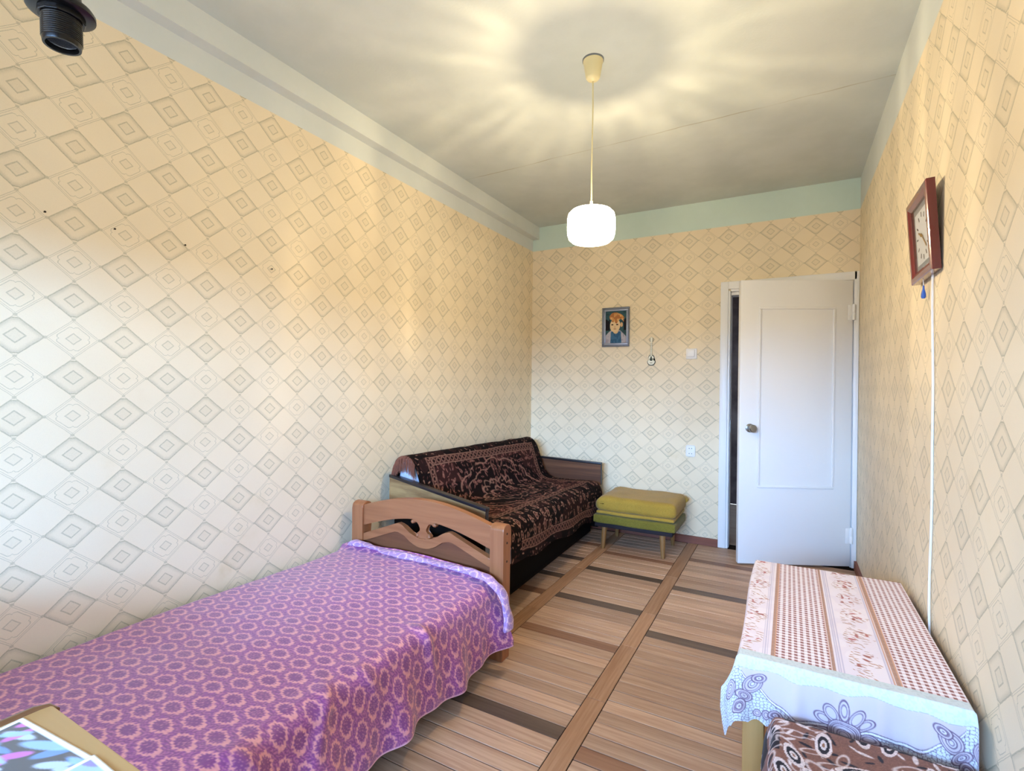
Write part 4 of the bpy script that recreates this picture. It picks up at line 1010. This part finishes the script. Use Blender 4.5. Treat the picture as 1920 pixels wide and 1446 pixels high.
# ------------------------------------------------------------------ wall clock on the right wall
CHERRY = wood('cherry_lacquer', (92, 18, 30), (120, 28, 42), 2, .22, 6, rnd=False, spec=.6, coat=.6)
ck = empty('wall_clock', (RX-.02, 2.092, 1.562)); tag(ck, 'square dark cherry framed wall clock leaning off the right wall', 'clock')
tlt = math.atan2(.018, .275)
CM = Matrix.Translation((RX-.002, 2.092, 1.560)) @ Matrix.Rotation(-tlt, 4, 'Y')
CW, CHh = .285, .280
def cbox(n_, x0, x1, y0, y1, z0, z1, m_, bev=.003, parent=ck):
    bm = bmesh.new(); add_box(bm, x0, x1, y0, y1, z0, z1, bev); bmesh.ops.transform(bm, matrix=CM, verts=bm.verts)
    return bm_obj(n_, bm, m_, parent, smooth=True)
fw = .034; hW = CW/2
def mitre(n_, o0, o1, i0, i1):
    """one side of the frame: outer edge o0-o1, inner edge i0-i1 (y,z), moulded towards the room, mitred ends"""
    bm = bmesh.new(); rows = []
    for (f_, x_) in ((0, -.002), (0, -.024), (.10, -.0265), (.55, -.0265), (.85, -.022), (1, -.019), (1, -.002)):
        rows.append([bm.verts.new((x_, a_[0]+(b_[0]-a_[0])*f_, a_[1]+(b_[1]-a_[1])*f_)) for a_, b_ in ((o0, i0), (o1, i1))])
    for r0, r1 in zip(rows, rows[1:]+rows[:1]): bm.faces.new((r0[0], r0[1], r1[1], r1[0]))
    bm.faces.new([r[0] for r in rows]); bm.faces.new([r[1] for r in rows][::-1])
    bmesh.ops.transform(bm, matrix=CM, verts=bm.verts)
    return bm_obj(n_, bm, CHERRY, ck)
oc_ = [(-hW, 0), (hW, 0), (hW, CHh), (-hW, CHh)]; ic_ = [(-hW+fw, fw), (hW-fw, fw), (hW-fw, CHh-fw), (-hW+fw, CHh-fw)]
for i in range(4):
    mitre('frame_side', oc_[i], oc_[(i+1) % 4], ic_[i], ic_[(i+1) % 4])
DIAL = make_mat('dial_white', (226, 228, 232), .5, .3); DGREY = make_mat('dial_grey_border', (150, 152, 156), .5, .3)
cbox('dial_border', -.012, -.004, -hW+fw-.002, hW-fw+.002, fw-.002, CHh-fw+.002, DGREY, 0)
dial = cbox('dial', -.0135, -.012, -hW+fw+.02, hW-fw-.02, fw+.02, CHh-fw-.02, DIAL, 0)
INK = make_mat('dial_ink', (40, 42, 48), .5, .3); BRASS = make_mat('brass', (190, 150, 80), .3, .5, .9)
for i in range(12):
    a = 2*math.pi*i/12; bm = bmesh.new(); add_box(bm, -.0142, -.0134, -.0025, .0025, .062, .078)
    bmesh.ops.transform(bm, matrix=CM @ Matrix.Translation((0, 0, CHh/2)) @ Matrix.Rotation(a, 4, 'X'), verts=bm.verts); bm_obj('hour_mark', bm, INK, dial)
for nm, ln, wd, a in (('hour_hand', .045, .0032, 5.1), ('minute_hand', .066, .0022, 2.3)):
    bm = bmesh.new(); add_box(bm, -.0165, -.0155, -wd, wd, -.012, ln)
    bmesh.ops.transform(bm, matrix=CM @ Matrix.Translation((0, 0, CHh/2)) @ Matrix.Rotation(a, 4, 'X'), verts=bm.verts); bm_obj(nm, bm, BRASS, ck)
lathe('hand_boss', [(0, .004), (.004, .003), (.005, 0), (0, 0)], CM @ Vector((-.0165, 0, CHh/2)), BRASS, ck, 14, Matrix.Rotation(math.radians(-90), 4, 'Y'))
GL = make_mat('clock_glass', (255, 255, 255), .04, .5); 
_g = GL.node_tree; _g.nodes.clear(); _o = _g.nodes.new('ShaderNodeOutputMaterial'); _mx = _g.nodes.new('ShaderNodeMixShader'); _tr = _g.nodes.new('ShaderNodeBsdfTransparent'); _gl = _g.nodes.new('ShaderNodeBsdfGlossy'); _fr = _g.nodes.new('ShaderNodeValue'); _fr.outputs[0].default_value = .10
_gl.inputs['Roughness'].default_value = .03; _g.links.new(_fr.outputs[0], _mx.inputs[0]); _g.links.new(_tr.outputs[0], _mx.inputs[1]); _g.links.new(_gl.outputs[0], _mx.inputs[2]); _g.links.new(_mx.outputs[0], _o.inputs[0])
cbox('glass', -.0200, -.0190, -hW+fw-.001, hW-fw+.001, fw-.001, CHh-fw+.001, GL, 0)
# blue tag on a thread, white cable down the wall
tg = empty('blue_tag', (RX-.015, 2.13, 1.50)); tag(tg, 'small blue plastic pull dangling under the wall clock', 'tag')
tube('thread', [(RX-.018, 2.118, 1.566), (RX-.016, 2.120, 1.548), (RX-.015, 2.122, 1.535)], .0012, PL, tg, 6)
lathe('pull', [(0, 1.540), (.0025, 1.538), (.003, 1.527), (.0065, 1.512), (.007, 1.502), (.005, 1.496), (0, 1.495)], (RX-.015, 2.122, 0), make_mat('blue_plastic', (44, 96, 190), .3, .5), tg, 16)
pts = []
for i in range(60):
    f = i/59; z = 1.585-f*1.25; pts.append((RX-.005-.0012*math.sin(f*9), 2.052-.03*f-.010*math.sin(f*5.5)+.004*math.sin(f*17), z))
cb = tube('cable', pts, .0034, PL, None, 8); rebase(cb); tag(cb, 'thin white cable running down the right wall from the clock', 'cable')
